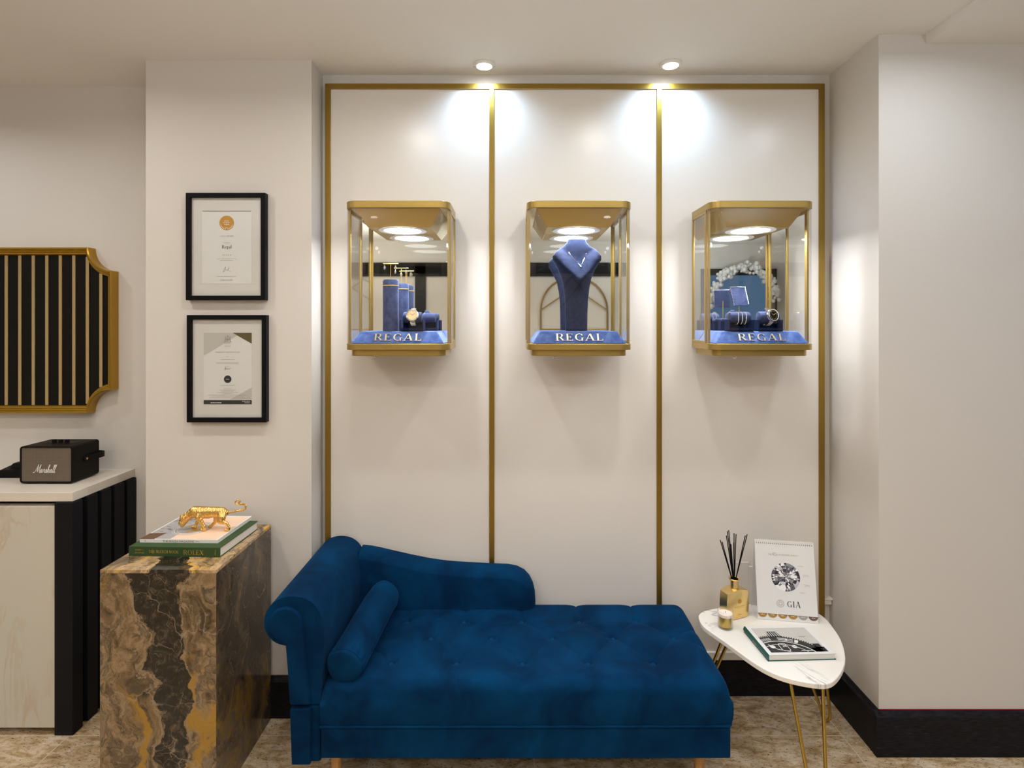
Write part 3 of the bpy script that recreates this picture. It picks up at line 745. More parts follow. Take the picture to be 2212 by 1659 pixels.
# ================================================================== CERTIFICATES
def cert(x, z, label):
    w, h, b, d = .326, .440, .019, .028
    t = thing('picture_frame', (x+w/2, YC, z), label, 'framed certificate', 'framed certificates on the column')
    F = FR_((0, 0, 0)); 
    O = [(-w/2,0),(w/2,0),(w/2,h),(-w/2,h)]; I = [(-w/2+b,b),(w/2-b,b),(w/2-b,h-b),(-w/2+b,h-b)]
    MB().ring(O, I, F, d).build('frame', M_BLACK, t, bevel=.0015)
    MB().box((-w/2+b, -.016, b), (w/2-b, -.004, h-b)).build('mount', M_MAT, t)
    MB().box((-w/2+b, -.0215, b), (w/2-b, -.020, h-b)).build('glazing', M_GLASS, t)
    return t, FR_((0, -.0161, h/2))
t, F = cert(-1.337, 1.718, 'black framed gold award certificate with an orange round seal, the upper of two')
MB().prism([(-.102,-.152),(.102,-.152),(.102,.146),(-.102,.146)], F, .0006).build('sheet', M_PAPER, t)
F = (F[0]+Vector((0,-.0008,0)), *F[1:])
mb = MB(); quad(mb, F, -.10, .1455, .10, .1475); mb.build('sheet_edge', M_BROWN, t)
mb = MB(); poly(mb, F, circ(.030, 40, 0, .098)); se = mb.build('seal', M_PGOLD, t)
F2 = (F[0]+Vector((0,-.0003,0)), *F[1:])
mb = MB(); line_text(mb, F2, -.010, .010, .106, .003, 3); line_text(mb, F2, -.014, .014, .099, .003, 4); line_text(mb, F2, -.010, .010, .092, .003, 5); line_text(mb, F2, -.006, .006, .078, .002, 6)
for s in (-1, 1):
    for k in range(5):
        a = math.radians(200+k*14) if s < 0 else math.radians(340-k*14)
        cc = (.0255*math.cos(a), .098+.0255*math.sin(a)); poly(mb, F2, circ(.0022, 8, *cc))
mb.build('seal_print', M_PAPER, se)
mb = MB(); serif(mb, 'GOLD AWARD', F, height=.006, width=.056, cx=0, cy=.044)
mb.build('print_title', M_GREY, t)
mb = MB(); serif(mb, 'Regal', F, height=.014, width=.040, cx=0, cy=.000); mb.build('print_name', M_INK, t)
mb = MB(); line_text(mb, F, -.012, .012, .016, .002, 1)
for k, (a, y) in enumerate(((.040,-.050), (.026,-.057), (.040,-.122))): line_text(mb, F, -a, a, y, .0016, k+9)
sans(mb, 'D BRITISHLOCK', F, width=.050, height=.006, cx=0, cy=-.137)
mb.tube([F[0]+XF*u+ZF*v-YF*.0003 for u, v in ((-.016,-.104),(-.008,-.086),(-.004,-.082),(-.006,-.096),(-.014,-.104),(-.002,-.092),(.002,-.098),(.006,-.092),(.010,-.082),(.006,-.098),(.016,-.100))], .0005, 5)
mb.build('print_text', M_GREY, t)
mb = MB()
for k in range(5): poly(mb, F, circ(.0022, 5, -.016+.008*k, -.034, 90, 450))
mb.build('print_stars', M_PGOLD, t)

t, F = cert(-1.333, 1.217, 'black framed membership certificate with grey and olive corners, the lower of two')
MB().prism([(-.099,-.147),(.099,-.147),(.099,.147),(-.099,.147)], F, .0006).build('sheet', M_PAPER, t)
F = (F[0]+Vector((0,-.0008,0)), *F[1:])
mb = MB(); poly(mb, F, [(-.099,.147),(.020,.147),(.038,.135),(-.099,.052)]); poly(mb, F, [(.010,-.127),(.099,-.127),(.099,-.078)]); mb.build('print_corner', M_LGREY, t)
mb = MB(); poly(mb, F, [(.020,.147),(.099,.147),(.099,.102)]); mb.build('print_triangle', M_OLIVE, t)
mb = MB(); quad(mb, F, -.099, -.147, .099, -.130); poly(mb, F, circ(.0155, 32, 0, -.044)); mb.build('print_bar', M_INK, t)
F2 = (F[0]+Vector((0,-.0003,0)), *F[1:])
mb = MB(); line_text(mb, F2, -.07, -.026, -.141, .003, 2); line_text(mb, F2, .06, .092, -.135, .002, 3); line_text(mb, F2, .07, .092, -.141, .002, 4); sans(mb, '2022', F2, width=.013, height=.004, cx=0, cy=-.044); mb.build('print_white', M_PAPER, t)
mb = MB()
sans(mb, 'MEMBERSHIP CERTIFICATE 2022', F, width=.102, height=.0045, cx=0, cy=.067)
for k, (a, y) in enumerate(((.014,.102),(.012,.096),(.013,.090),(.006,.048),(.028,.037),(.046,.025),(.046,.0205),(.006,.008),(.03,-.069),(.016,-.082),(.033,-.088),(.026,-.093),(.044,-.098),(.020,-.103),(.080,-.109),(.064,-.114),(.075,-.120))): line_text(mb, F2, -a, a, y, .0013, k+20)
# crest: shield, two supporters, crown
poly(mb, F2, [(-.005,.124),(.005,.124),(.005,.117),(0,.112),(-.005,.117)]); poly(mb, F2, circ(.0035, 10, 0, .133))
for s in (-1, 1):
    poly(mb, F2, [(s*.006,.126),(s*.010,.134),(s*.012,.131),(s*.010,.124),(s*.014,.112),(s*.011,.111),(s*.008,.118),(s*.006,.112)])
quad(mb, F2, -.015, .1075, .015, .1105); quad(mb, F2, -.004, .128, .004, .130)
mb.tube([F2[0]+XF*u+ZF*v-YF*.0003 for u, v in ((-.013,-.006),(-.009,.008),(-.007,-.006),(-.011,0),(-.003,.001),(-.001,-.004),(.003,.001),(.006,-.004),(.009,.001),(.014,.001))], .0006, 5)
mb.build('print_text', M_GREY, t)

# ================================================================== FLUTED WALL PIECE WITH GOLD FRAME
g = thing('striped_wall_panel', (-2.4, YA, 1.216), 'black wall panel with slim gold stripes in a notched gold frame', 'wall art')
X0, X1, Z0, Z1, nr = -3.0, -1.812, 1.216, 1.967, .1055
def notch(i):
    x0, x1, z0, z1 = X0+i, X1-i, Z0+i, Z1-i; pts = []; R = nr
    for cx, cz, a0 in ((X1, Z0, 180), (X1, Z1, 270), (X0, Z1, 0), (X0, Z0, 90)):
        # concave quarter with its centre at the outer corner
        rr = R+i*.9
        # angles where the arc meets the inset edges
        e = math.degrees(math.asin(min(1, i/rr)))
        a_s, a_e = a0-e, a0-90+e
        n = 10
        for k in range(n+1):
            a = math.radians(a_s+(a_e-a_s)*k/n); pts.append((cx+rr*math.cos(a), cz+rr*math.sin(a)))
    return pts
def order(i): # counter-clockwise from lower right
    P = notch(i); n = 11
    q = [P[k*n:(k+1)*n] for k in range(4)]
    return q
def notch_loop(i):
    out = []; 
    # lower right: start on the bottom edge, end on the right edge
    rr = nr+i*.9; e = math.asin(min(1, i/rr))
    for cx, cz, s, f in ((X1, Z0, PI-e, PI/2+e), (X1, Z1, -PI/2-e, -PI+e), (X0, Z1, -e, -PI/2+e), (X0, Z0, PI/2-e, e)):
        for k in range(13):
            a = s+(f-s)*k/12; out.append((cx+rr*math.cos(a), cz+rr*math.sin(a)))
    return out
mb = MB(); layers = [(.0, 0), (.0, .046), (.004, .050), (.010, .047), (.013, .040), (.019, .037), (.022, .030), (.029, .028), (.033, .020)]
rings = []
for i, dp in layers: rings.append([mb.bm.verts.new((p[0], YA-dp, p[1])) for p in notch_loop(i)])
for A, B in zip(rings, rings[1:]):
    n = len(A)
    for k in range(n): mb.bm.faces.new((A[k], A[(k+1)%n], B[(k+1)%n], B[k]))
mb.build('frame', M_GOLDM, g, off=g.location, smooth=True, angle=20)
L = notch_loop(.030)
mb = MB(); A = [mb.bm.verts.new((p[0], YA-.019, p[1])) for p in L]; B = [mb.bm.verts.new((p[0], YA-.001, p[1])) for p in L]
mb.bm.faces.new(A); mb.bm.faces.new(B[::-1])
for k in range(len(L)): mb.bm.faces.new((A[k], A[(k+1)%len(L)], B[(k+1)%len(L)], B[k]))
mb.build('backing', M_BLACKP, g, off=g.location)
sx = -1.877; k = 0
while sx > X0+.05:
    zt, zb = Z1-.034, Z0+.034
    dx = min(X1-sx, sx-X0)
    if dx < nr+.03:
        q = math.sqrt(max(0, (nr+.0275)**2-dx**2)); zt = min(zt, Z1-q); zb = max(zb, Z0+q)
    MB().box((sx-.007, YA-.0235, zb), (sx+.007, YA-.019, zt)).build('stripe', M_STRIP, g, off=g.location)
    sx -= .0617; k += 1

# ================================================================== COUNTER
cT = .954; cF = 2.196; cR = -1.737
c = thing('counter_cabinet', (-2.6, 2.38, 0), 'dark slatted cabinet with a pale marble front under the counter', 'cabinet')
MB().box((-3.4, 2.235, .004), (-1.777, YA-.001, cT-.037)).build('carcass', M_BLACK, c, off=c.location)
MB().box((-1.800, 2.185, .002), (-1.7275, 2.236, cT-.038)).build('corner_post', M_SLAT, c, bevel=.001, off=c.location)
for a, b in ((2.262, 2.318), (2.338, 2.396), (2.415, 2.477), (2.495, 2.553)):
    MB().box((-1.778, a, .004), (-1.7275, b, cT-.038)).build('slat', M_SLAT, c, bevel=.001, off=c.location)
MB().box((-1.778, 2.235, .004), (-1.752, 2.556, cT-.038)).build('side_backing', M_BLACKP, c, off=c.location)
MB().box((-3.4, 2.190, .028), (-1.800, 2.236, .900)).build('marble_front', M_DOOR, c, bevel=.0015, off=c.location)
c = tag(MB().box((-3.4, cF, cT-.036), (cR, YA-.001, cT)).build('worktop', M_COUNTER, bevel=.0015), 'pale cream marble worktop with the black speaker on it', 'worktop')

# ---- speaker
sp = thing('loudspeaker', (-1.938, 2.31, cT), 'black portable loudspeaker with white script lettering on the worktop', 'speaker')
W, D, H = .2195, .152, .153; zb = .004
FY = (Vector((0, 0, zb+H/2)), XF, ZF, YF)
MB().prism(rrect(W, H, .012, 5), FY, D, -.006).build('cabinet', M_LEATHER, sp, bevel=.003, smooth=True)
MB().ring(rrect(W, H, .012, 5), rrect(W-.013, H-.013, .006, 5), FY, .010, .0).build('front_rim', M_LEATHER, sp, bevel=.0015)
MB().prism(rrect(W-.012, H-.012, .006, 5), FY, .008, -.003).build('grille', M_GRILLE, sp)
mb = MB(); Fs = FR_((-.006, .0025, zb+.060))
script(mb, ['M','a','r','s','h','a','l','l'], Fs, .098, .034, .0012)
tag(mb.build('logo', M_WHITE, sp), 'white slanted script logo')
MB().box((-.058, .062, zb+H), (.072, .104, zb+H+.0008)).build('control_panel', M_BLACK, sp)
for x in (-.030, -.003, .024):
    MB().lathe([(.009, 0), (.0085, .010), (.006, .0115)], (x, .080, zb+H+.0006), 20).build('knob', M_BLACK, sp, smooth=True)
for x in (-.08, .08):
    for y in (.02, .13): MB().lathe([(.009, 0), (.009, zb)], (x, y, 0), 14).build('foot', M_BLACK, sp)
# carrying strap: runs back from the right side and round behind
mb = MB(); zc = zb+H*.56; hw = .0125
path = [(W/2+.003, .070), (W/2+.006, .090), (W/2+.009, .120), (W/2+.012, .150), (W/2+.010, .166), (W/2-.004, .174), (0, .176)]
vs = []
for i, (x, y) in enumerate(path):
    j = min(i+1, len(path)-1); q = max(i-1, 0); d = Vector((path[j][0]-path[q][0], path[j][1]-path[q][1])).normalized(); n = Vector((d.y, -d.x))*.0022
    h_ = hw*(.75 if i == 0 else 1)
    vs.append([mb.bm.verts.new((x+a*n.x, y+a*n.y, zc+b*h_)) for a, b in ((-1,-1),(1,-1),(1,1),(-1,1))])
for A, B in zip(vs, vs[1:]):
    for k in range(4): mb.bm.faces.new((A[k], A[(k+1)%4], B[(k+1)%4], B[k]))
mb.bm.faces.new(vs[0]); mb.bm.faces.new(vs[-1][::-1])
mb.prism(circ(hw, 20, .072, zc), (Vector((W/2, 0, 0)), YF, ZF, XF), .006)
mb.build('strap', M_LEATHER, sp, bevel=.0008)
MB().lathe([(.0045, 0), (.0045, .0075), (.003, .0085)], (W/2, .072, zc), 16, 'X').build('strap_rivet', M_GOLDFOIL, sp, smooth=True)
# ---- small black wedge at its left
k = thing('card_reader', (-2.19, 2.43, cT), 'small black wedge shaped device just behind the left of the loudspeaker', 'device')
MB().hexa([(-.045, -.030, 0), (.095, -.030, 0), (.095, .040, 0), (-.045, .040, 0)], [(-.036, -.024, .030), (.090, -.024, .034), (.090, .030, .050), (-.020, .030, .046)]).build('body', M_BLACK, k, bevel=.003)
MB().hexa([(-.006, -.004, .034), (.07, -.004, .036), (.07, .030, .046), (-.002, .030, .044)], [(.004, .002, .056), (.065, .002, .058), (.065, .028, .060), (.006, .028, .058)]).build('top_pad', M_BLACKP, k, bevel=.002)

# ================================================================== MARBLE PLINTH, BOOKS, TIGER
pz = .798
p = thing('marble_plinth', (-1.1835, 2.0685, 0), 'tall square plinth of brown and gold marble beside the chaise', 'plinth')
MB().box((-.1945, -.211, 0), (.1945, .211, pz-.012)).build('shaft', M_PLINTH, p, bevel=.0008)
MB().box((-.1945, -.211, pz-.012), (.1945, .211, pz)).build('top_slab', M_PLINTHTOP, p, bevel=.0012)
def book(name, loc, rz, w, d, th, cover, label, cat, ct=.0025, over=.003, spine='front'):
    t = thing(name, loc, label, cat, rz=rz)
    if spine == 'front':
        # spine faces the viewer; x across, y to the back
        cv = MB(); cv.box((0, 0, 0), (w, d, ct)); cv.box((0, 0, th-ct), (w, d, th)); cv.box((0, 0, ct), (w, ct, th-ct))
        cv.build('cover', cover, t, bevel=.0008)
        MB().box((over, ct+.0003, ct), (w-over, d-over, th-ct)).build('pages', M_PAGES, t)
    return t
b1 = book('green_book', (-1.3585, 1.969, pz), math.radians(-2.2), .331, .268, .034, M_GREEN, 'thick green hardback book with gold spine lettering on the marble plinth', 'book')
Fb = FR_((0, 0, .017))
mb = MB(); serif(mb, 'THE WATCH BOOK', Fb, width=.108, height=.0105, cx=.127, cy=0, d=.0004, gap=.04); serif(mb, 'ROLEX', Fb, width=.074, height=.0165, cx=.235, cy=-.001, d=.0004)
serif(mb, 'GISBERT L' .replace('S', 'S'), Fb, width=.034, height=.005, cx=.040, cy=.005, d=.0004, gap=.03) if False else None
sans(mb, 'GISBERT L.', Fb, width=.034, height=.0052, cx=.040, cy=.0055, d=.0004); sans(mb, 'BRUNNER', Fb, width=.034, height=.0052, cx=.040, cy=-.0045, d=.0004)
sans(mb, 'teNeues', (Fb[0]+XF*.313, ZF, -XF, -YF), width=.020, height=.004, cx=0, cy=0, d=.0004)
tag(mb.build('spine_lettering', M_GOLDFOIL, b1), 'gold title on the spine')
b2 = book('magazine', (-1.343, 2.004, pz+.034), math.radians(-1.6), .286, .248, .0125, M_PAPER, 'white softcover magazine with a peach and grey cover on the green book', 'magazine', .0008, .0005)
Fb = FR_((0, 0, .00625))
mb = MB(); sans(mb, 'THE ROLEX MAGAZINE', Fb, width=.114, height=.0068, cx=.142, cy=-.0005, d=.0004); line_text(mb, Fb, .205, .218, -.001, .0016, 4); poly(mb, Fb, circ(.002, 5, .020, 0), .0004)
mb.build('spine_lettering', M_INK, b2)
Ft = (Vector((0, 0, .0125)), XF, YF, ZF)
mb = MB(); quad(mb, Ft, .006, .004, .110, .236, .0003); mb.build('cover_picture', M_PBLUE, b2)
mb = MB(); quad(mb, Ft, .110, .004, .280, .236, .0003); mb.build('cover_field', M_PEACH, b2)
mb = MB(); poly(mb, Ft, [(.0,.0),(.052,.0),(.060,.060),(.0,.055)], .0005)
rnd = random.Random(5)
for k in range(34):
    x, y = rnd.uniform(.01, .115), rnd.uniform(.06, .24); poly(mb, Ft, [(x,y),(x+rnd.uniform(.006,.022),y+rnd.uniform(-.003,.003)),(x+.012,y+.005),(x,y+.004)], .0005)
mb.build('cover_blots', M_BROWN, b2)
mb = MB()
for r0, r1 in ((.058,.062),(.050,.0525),(.066,.068)): mb.ring(circ(r1, 48, .130, .105), circ(r0, 48, .130, .105), Ft, .0009, 0)
for k in range(22):
    x, y = rnd.uniform(.01, .12), rnd.uniform(.05, .24); poly(mb, Ft, [(x,y),(x+.016,y+.002),(x+.012,y+.006)], .0007)
mb.build('cover_rings', M_LGREY, b2)
mb = MB(); poly(mb, Ft, circ(.050, 40, .130, .105), .0006); mb.build('cover_disc', M_PBLUE, b2)
mb = MB(); poly(mb, Ft, [(.120,.060),(.165,.085),(.172,.125),(.150,.140),(.140,.110)], .0008); poly(mb, Ft, circ(.012, 20, .105, .12), .0008); mb.build('cover_dial', M_GOLDFOIL, b2)

def skin(name, pts, edges, m, parent, sub=2):
    me = bpy.data.meshes.new(name); me.from_pydata([q[:3] for q in pts], edges, []); o = bpy.data.objects.new(name, me); COL.objects.link(o)
    o.parent = parent; o.modifiers.new('skin', 'SKIN')
    for i, q in enumerate(pts):
        r = q[3]; me.skin_vertices[0].data[i].radius = (r, r if len(q) < 5 else q[4])
    me.skin_vertices[0].data[0].use_root = True
    s = o.modifiers.new('sub', 'SUBSURF'); s.levels = sub; s.render_levels = sub
    o.modifiers['skin'].use_smooth_shade = True; me.materials.append(m); return o
tg = thing('tiger_figurine', (-1.150, 2.094, pz+.0345+.0125), 'polished gold prowling tiger figurine with a curled tail on the magazine', 'figurine')
P = [(.012, 0, .066, .0185, .017), (-.018, 0, .065, .0205, .0185), (-.046, 0, .067, .0195, .017), (-.064, 0, .057, .0150, .013), (-.078, -.002, .043, .0135, .0125), (-.086, -.004, .031, .0125, .0115), (-.090, -.006, .021, .0085, .0075),
     (.038, 0, .066, .0180, .016), (.058, 0, .066, .0170, .015), (.070, 0, .064, .0120, .011)]
E = [(0,1),(1,2),(2,3),(3,4),(4,5),(5,6),(0,7),(7,8),(8,9)]
def leg(root, pts):
    i = root
    for q in pts: P.append(q); E.append((i, len(P)-1)); i = len(P)-1
leg(1, [(-.022, -.013, .050, .0115), (-.012, -.015, .033, .0080), (-.001, -.015, .016, .0058), (.000, -.015, .006, .0058), (-.010, -.015, .0052, .0052)])
leg(2, [(-.044, .013, .050, .0105), (-.040, .015, .032, .0075), (-.050, .015, .015, .0056), (-.052, .015, .006, .0056), (-.062, .015, .0052, .005)])
leg(8, [(.064, -.012, .050, .0135), (.058, -.015, .038, .0100), (.082, -.015, .030, .0062), (.092, -.015, .014, .0055), (.088, -.015, .006, .0058), (.078, -.015, .0052, .0052)])
leg(7, [(.040, .013, .050, .0120), (.026, .015, .036, .0090), (.022, .015, .022, .0060), (.008, .015, .008, .0055), (.000, .015, .0052, .005)])
P = [(q[0], q[1]*1.05, q[2], *[r*1.13 for r in q[3:]]) for q in P]
mb = MB()
for a_, b_ in E:
    pa, pb = P[a_], P[b_]; L_ = math.dist(pa[:3], pb[:3]); n_ = max(2, int(L_/.0022))
    for k in range(n_+1):
        t_ = k/n_; c_ = [pa[i]+(pb[i]-pa[i])*t_ for i in range(3)]; r_ = pa[3]+(pb[3]-pa[3])*t_
        ry = (pa[4] if len(pa) > 4 else pa[3]); ry += ((pb[4] if len(pb) > 4 else pb[3])-ry)*t_
        mb.ball(c_, (r_*.9, ry*.9, r_), 12)
mb.ball((-.084, -.003, .040), (.0165, .0150, .0165), 18); mb.ball((-.094, -.005, .028), (.0095, .0100, .0105), 16); mb.ball((-.097, -.0055, .0225), (.006, .0065, .0055), 12)
for s_ in (-1, 1):
    mb.ball((-.088, -.003+s_*.010, .031), (.0075, .006, .008), 12)
    mb.lathe([(.0064, 0), (.0056, .006), (.0020, .0130)], (-.088, -.003+s_*.0115, .049), 12)
body = mb.build('body', M_TIGER, tg, smooth=True, angle=180)
rm = body.modifiers.new('remesh', 'REMESH'); rm.mode = 'VOXEL'; rm.voxel_size = .0011; rm.use_smooth_shade = True
sm = body.modifiers.new('smooth', 'SMOOTH'); sm.iterations = 6; sm.factor = .5
for s_ in (-1, 1): MB().ball((-.0985, -.004+s_*.0062, .038), .0019, 10).build('eye', M_BROWN, tg, smooth=True)
MB().ball((-.1025, -.0055, .0225), (.0020, .0030, .0018), 10).build('nose', M_BROWN, tg, smooth=True)
tp = [(.068, 0, .066), (.082, 0, .065), (.100, 0, .068), (.118, 0, .071), (.134, 0, .074), (.145, 0, .081), (.146, 0, .091), (.137, 0, .097), (.128, -.002, .096), (.122, -.003, .101), (.127, -.003, .108), (.120, -.003, .112), (.110, -.002, .108), (.107, 0, .100), (.112, .001, .095), (.121, .001, .097)]
# smooth the tail
def cr(pts, n=4):
    out = []; V = [Vector(p) for p in pts]
    for i in range(len(V)-1):
        p0, p1, p2, p3 = V[max(i-1,0)], V[i], V[i+1], V[min(i+2, len(V)-1)]
        for k in range(n):
            t_ = k/n; out.append(.5*((2*p1)+(p2-p0)*t_+(2*p0-5*p1+4*p2-p3)*t_**2+(3*p1-p0-3*p2+p3)*t_**3))
    out.append(V[-1]); return out
tt = cr(tp); MB().tube(tt, [.0046-.0022*i/len(tt) for i in range(len(tt))], 10).build('tail', M_TIGER, tg, smooth=True)

# ================================================================== CHAISE LONGUE
SX0, SX1, SY0, SY1 = -.638, .729, 1.846, 2.385
ch = thing('chaise_longue', (0, 2.115, 0), 'deep blue velvet chaise longue with a buttoned seat and rolled arm', 'chaise')
co = ch.location
btn = [(-.425+.232*k, 2.243) for k in range(5)]+[(-.310+.232*k, 2.124) for k in range(5)]+[(-.428+.232*k, 1.967) for k in range(5)]
bk, md, ft = btn[:5], btn[5:10], btn[10:]
segs = []
for i in range(5):
    segs += [(bk[i], md[i]), (ft[i], md[i])]
    if i < 4: segs += [(md[i], bk[i+1]), (md[i], ft[i+1])]
    segs += [(ft[i], (ft[i][0]+.012, SY0-.02)), (bk[i], (bk[i][0], SY1))]
segs += [(ft[0], (ft[0][0]-.10, ft[0][1]+.10)), (bk[0], (bk[0][0]-.10, bk[0][1]-.09)), (md[4], (SX1, 2.19)), (md[4], (SX1, 2.05))]
def dseg(x, y, a, b):
    ax, ay = a; bx, by = b; L2 = (bx-ax)**2+(by-ay)**2; t_ = max(0, min(1, ((x-ax)*(bx-ax)+(y-ay)*(by-ay))/L2))
    return math.hypot(x-ax-t_*(bx-ax), y-ay-t_*(by-ay)), t_
def spaced(a, b, n, e=.05, ne=8):
    L = [a+e*(1-math.cos(PI/2*k/ne)) for k in range(ne)]
    L += [a+e+(b-a-2*e)*k/n for k in range(n+1)]
    L += [b-e*(1-math.cos(PI/2*k/ne)) for k in range(ne-1, -1, -1)]
    return L
def seat_z(x, y):
    r = .048; z = .434
    for a in (x-SX0, SX1-x, y-SY0, SY1-y):
        if a < r: z -= r-math.sqrt(max(0, r*r-(r-a)**2))
    z = max(z, .434-r*1.35)
    cr_ = 0
    for (a, b) in segs:
        d, t_ = dseg(x, y, a, b)
        if d < .06: cr_ = max(cr_, .0045*math.exp(-(d/.0038)**2)+.0055*math.exp(-(d/.024)**2))
    dm = 0
    for bx, by in btn:
        d = math.hypot(x-bx, y-by)
        if d < .13: dm = max(dm, .017*math.exp(-(d/.034)**1.2)+.011*math.exp(-(d/.012)**2))
    z -= max(cr_, dm)+.25*min(cr_, dm)
    # a bolster presses the left side down a little
    z -= .012*math.exp(-((x+.57)/.07)**2)
    return z
xs = spaced(SX0, SX1, 250); ys = spaced(SY0, SY1, 100)
mb = MB(); G = [[mb.bm.verts.new((x, y, seat_z(x, y))) for y in ys] for x in xs]
nx, ny = len(xs), len(ys)
for i in range(nx-1):
    for j in range(ny-1): mb.bm.faces.new((G[i][j], G[i+1][j], G[i+1][j+1], G[i][j+1]))
rim = [G[i][0] for i in range(nx)]+[G[nx-1][j] for j in range(1, ny)]+[G[i][ny-1] for i in range(nx-2, -1, -1)]+[G[0][j] for j in range(ny-2, 0, -1)]
def bulge(vtx, zz):
    f = math.sin(PI*max(0, min(1, (zz-.284)/.11)))*.006
    x, y = vtx.co.x, vtx.co.y
    dx_ = (1 if x >= SX1-1e-4 else 0); dy_ = (-1 if y <= SY0+1e-4 else 0)
    w_ = .0015*math.sin(x*52)+.001*math.sin(x*23+1)
    return (x+dx_*f, y+dy_*(f+w_ if dy_ else 0), zz)
prev = rim; levels = [.365, .345, .325, .305, .292, .2835]
for z in levels:
    cur = [mb.bm.verts.new(bulge(v_, z if abs(v_.co.z) else z)) for v_ in rim]
    n = len(rim)
    for k in range(n): mb.bm.faces.new((prev[k], cur[k], cur[(k+1)%n], prev[(k+1)%n]))
    prev = cur
mb.build('seat_cushion', M_SOFA, ch, smooth=True, off=co, angle=180)
MB().tube([(SX0, SY0-.001, .2815), (SX1-.006, SY0-.001, .2840), (SX1+.001, SY0+.006, .2840), (SX1+.001, SY1, .2840)], .0042, 10).build('piping', M_SOFA, ch, smooth=True, off=co)
MB().box((SX0+.002, SY0+.001, .174), (SX1-.001, SY1, .2785)).build('seat_base', M_SOFA, ch, bevel=.006, seg=3, off=co)
for bx, by in btn:
    z = .434-.0225
    MB().ball((bx, by, z+.001), (.0098, .0098, .0056), 18).build('button', M_BUTTON, ch, smooth=True, off=co)
# rolled arm
cxs, czs, R1 = -.754, .62, .075
out = [(-.7395, .348), (-.745, .43), (-.750, .50), (-.752, .543)]
out += [(cxs+R1*math.cos(math.radians(a)), czs+R1*math.sin(math.radians(a))) for a in range(262, 170, -10)]
sp_ = crv([(-.8285, .630, 0), (-.820, .660, 0), (-.799, .688, 0), (-.765, .705, 0), (-.727, .709, 0), (-.690, .701, 0), (-.661, .681, 0), (-.642, .651, 0), (-.632, .610, 0), (-.629, .565, 0), (-.632, .50, 0), (-.636, .43, 0), (-.640, .348, 0)], 4)
out += [(p_.x, p_.y) for p_ in sp_]
Fa = FR_((0, 1.858, 0), XF, ZF, YF)
MB().prism(out, Fa, SY1-1.858+.005).build('rolled_arm', M_SOFA, ch, smooth=True, bevel=.014, seg=4, off=co, angle=60)
low = [(-.730, .154), (-.640, .154), (-.640, .344), (-.739, .341)]
MB().prism(low, Fa, SY1-1.858).build('arm_base', M_SOFA, ch, smooth=True, bevel=.008, seg=3, off=co, angle=60)
# flat front facing of the arm, upper and lower piece
r2 = .056
fac = [(-.739, .352), (-.748, .48), (-.7535, .55)]
fac += [(cxs+r2*math.cos(math.radians(a)), czs+r2*math.sin(math.radians(a))) for a in range(250, -1, -10)]
fac += [(-.695, .58), (-.689, .52), (-.680, .44), (-.672, .352)]
Ff = FR_((0, 1.846, 0), XF, ZF, YF)
MB().prism(fac, Ff, .03).build('arm_facing', M_SOFA, ch, smooth=True, bevel=.006, seg=3, off=co, angle=60)
MB().prism([(-.733, .154), (-.671, .154), (-.671, .342), (-.739, .339)], Ff, .03).build('arm_facing', M_SOFA, ch, smooth=True, bevel=.004, seg=3, off=co, angle=60)
# low sweeping back
top = [(-.640,.672),(-.600,.668),(-.560,.660),(-.518,.650),(-.470,.639),(-.425,.629),(-.350,.614),(-.278,.604),(-.180,.597),(-.075,.592),(-.020,.590),(.020,.583),(.053,.566),(.075,.542),(.090,.512),(.098,.478),(.100,.44)]
mb = MB(); rings = []
def shrink(p, q, s):   # top silhouette lowered towards the front face for the sloping top band
    return (p-(.028*s if p > .02 else 0), q-.034*s)
prof_y = [(2.388, 0, 0), (2.372, 0, 0), (2.345, .10, 0), (2.322, .45, 0), (2.312, .9, 0)]
for (yy, s_, _) in prof_y:
    ring = []
    for (x, z) in top:
        f = 1 if x > .0 else 0
        ring.append(mb.bm.verts.new((x-.022*s_*max(0, min(1, (x-.0)/.1)), yy, z-.030*s_*(1-max(0, min(1, (x-.02)/.08))*.6))))
    rings.append(ring)
ring = [mb.bm.verts.new((v_.co.x-.004*max(0,min(1,v_.co.x/.1)), 2.309, v_.co.z-.006)) for v_ in rings[-1]]; rings.append(ring)
for A, B in zip(rings, rings[1:]):
    for k in range(len(A)-1): mb.bm.faces.new((A[k], A[k+1], B[k+1], B[k]))
for ring_, flip in ((rings[0], False), (rings[-1], True)):
    bot = [mb.bm.verts.new((v_.co.x, v_.co.y, .36)) for v_ in ring_]
    for k in range(len(ring_)-1): mb.bm.faces.new((ring_[k], ring_[k+1], bot[k+1], bot[k]))
    if not flip: b0 = bot
    else: b1_ = bot
for k in range(len(b0)-1): mb.bm.faces.new((b0[k], b0[k+1], b1_[k+1], b1_[k]))
ends = [r_[-1] for r_ in rings]; mb.bm.faces.new(ends+[b1_[-1], b0[-1]])
ends = [r_[0] for r_ in rings]; mb.bm.faces.new(ends+[b1_[0], b0[0]])
bmesh.ops.remove_doubles(mb.bm, verts=mb.bm.verts, dist=1e-5)
mb.build('backrest', M_SOFA, ch, smooth=True, off=co, angle=50)
for x, y in ((-.600, 1.90), (.640, 1.90), (-.600, 2.33), (.640, 2.33)):
    MB().lathe([(.013, .0), (.020, .174)], (x, y, 0), 20).build('leg', M_WOOD, ch, smooth=True, off=co)
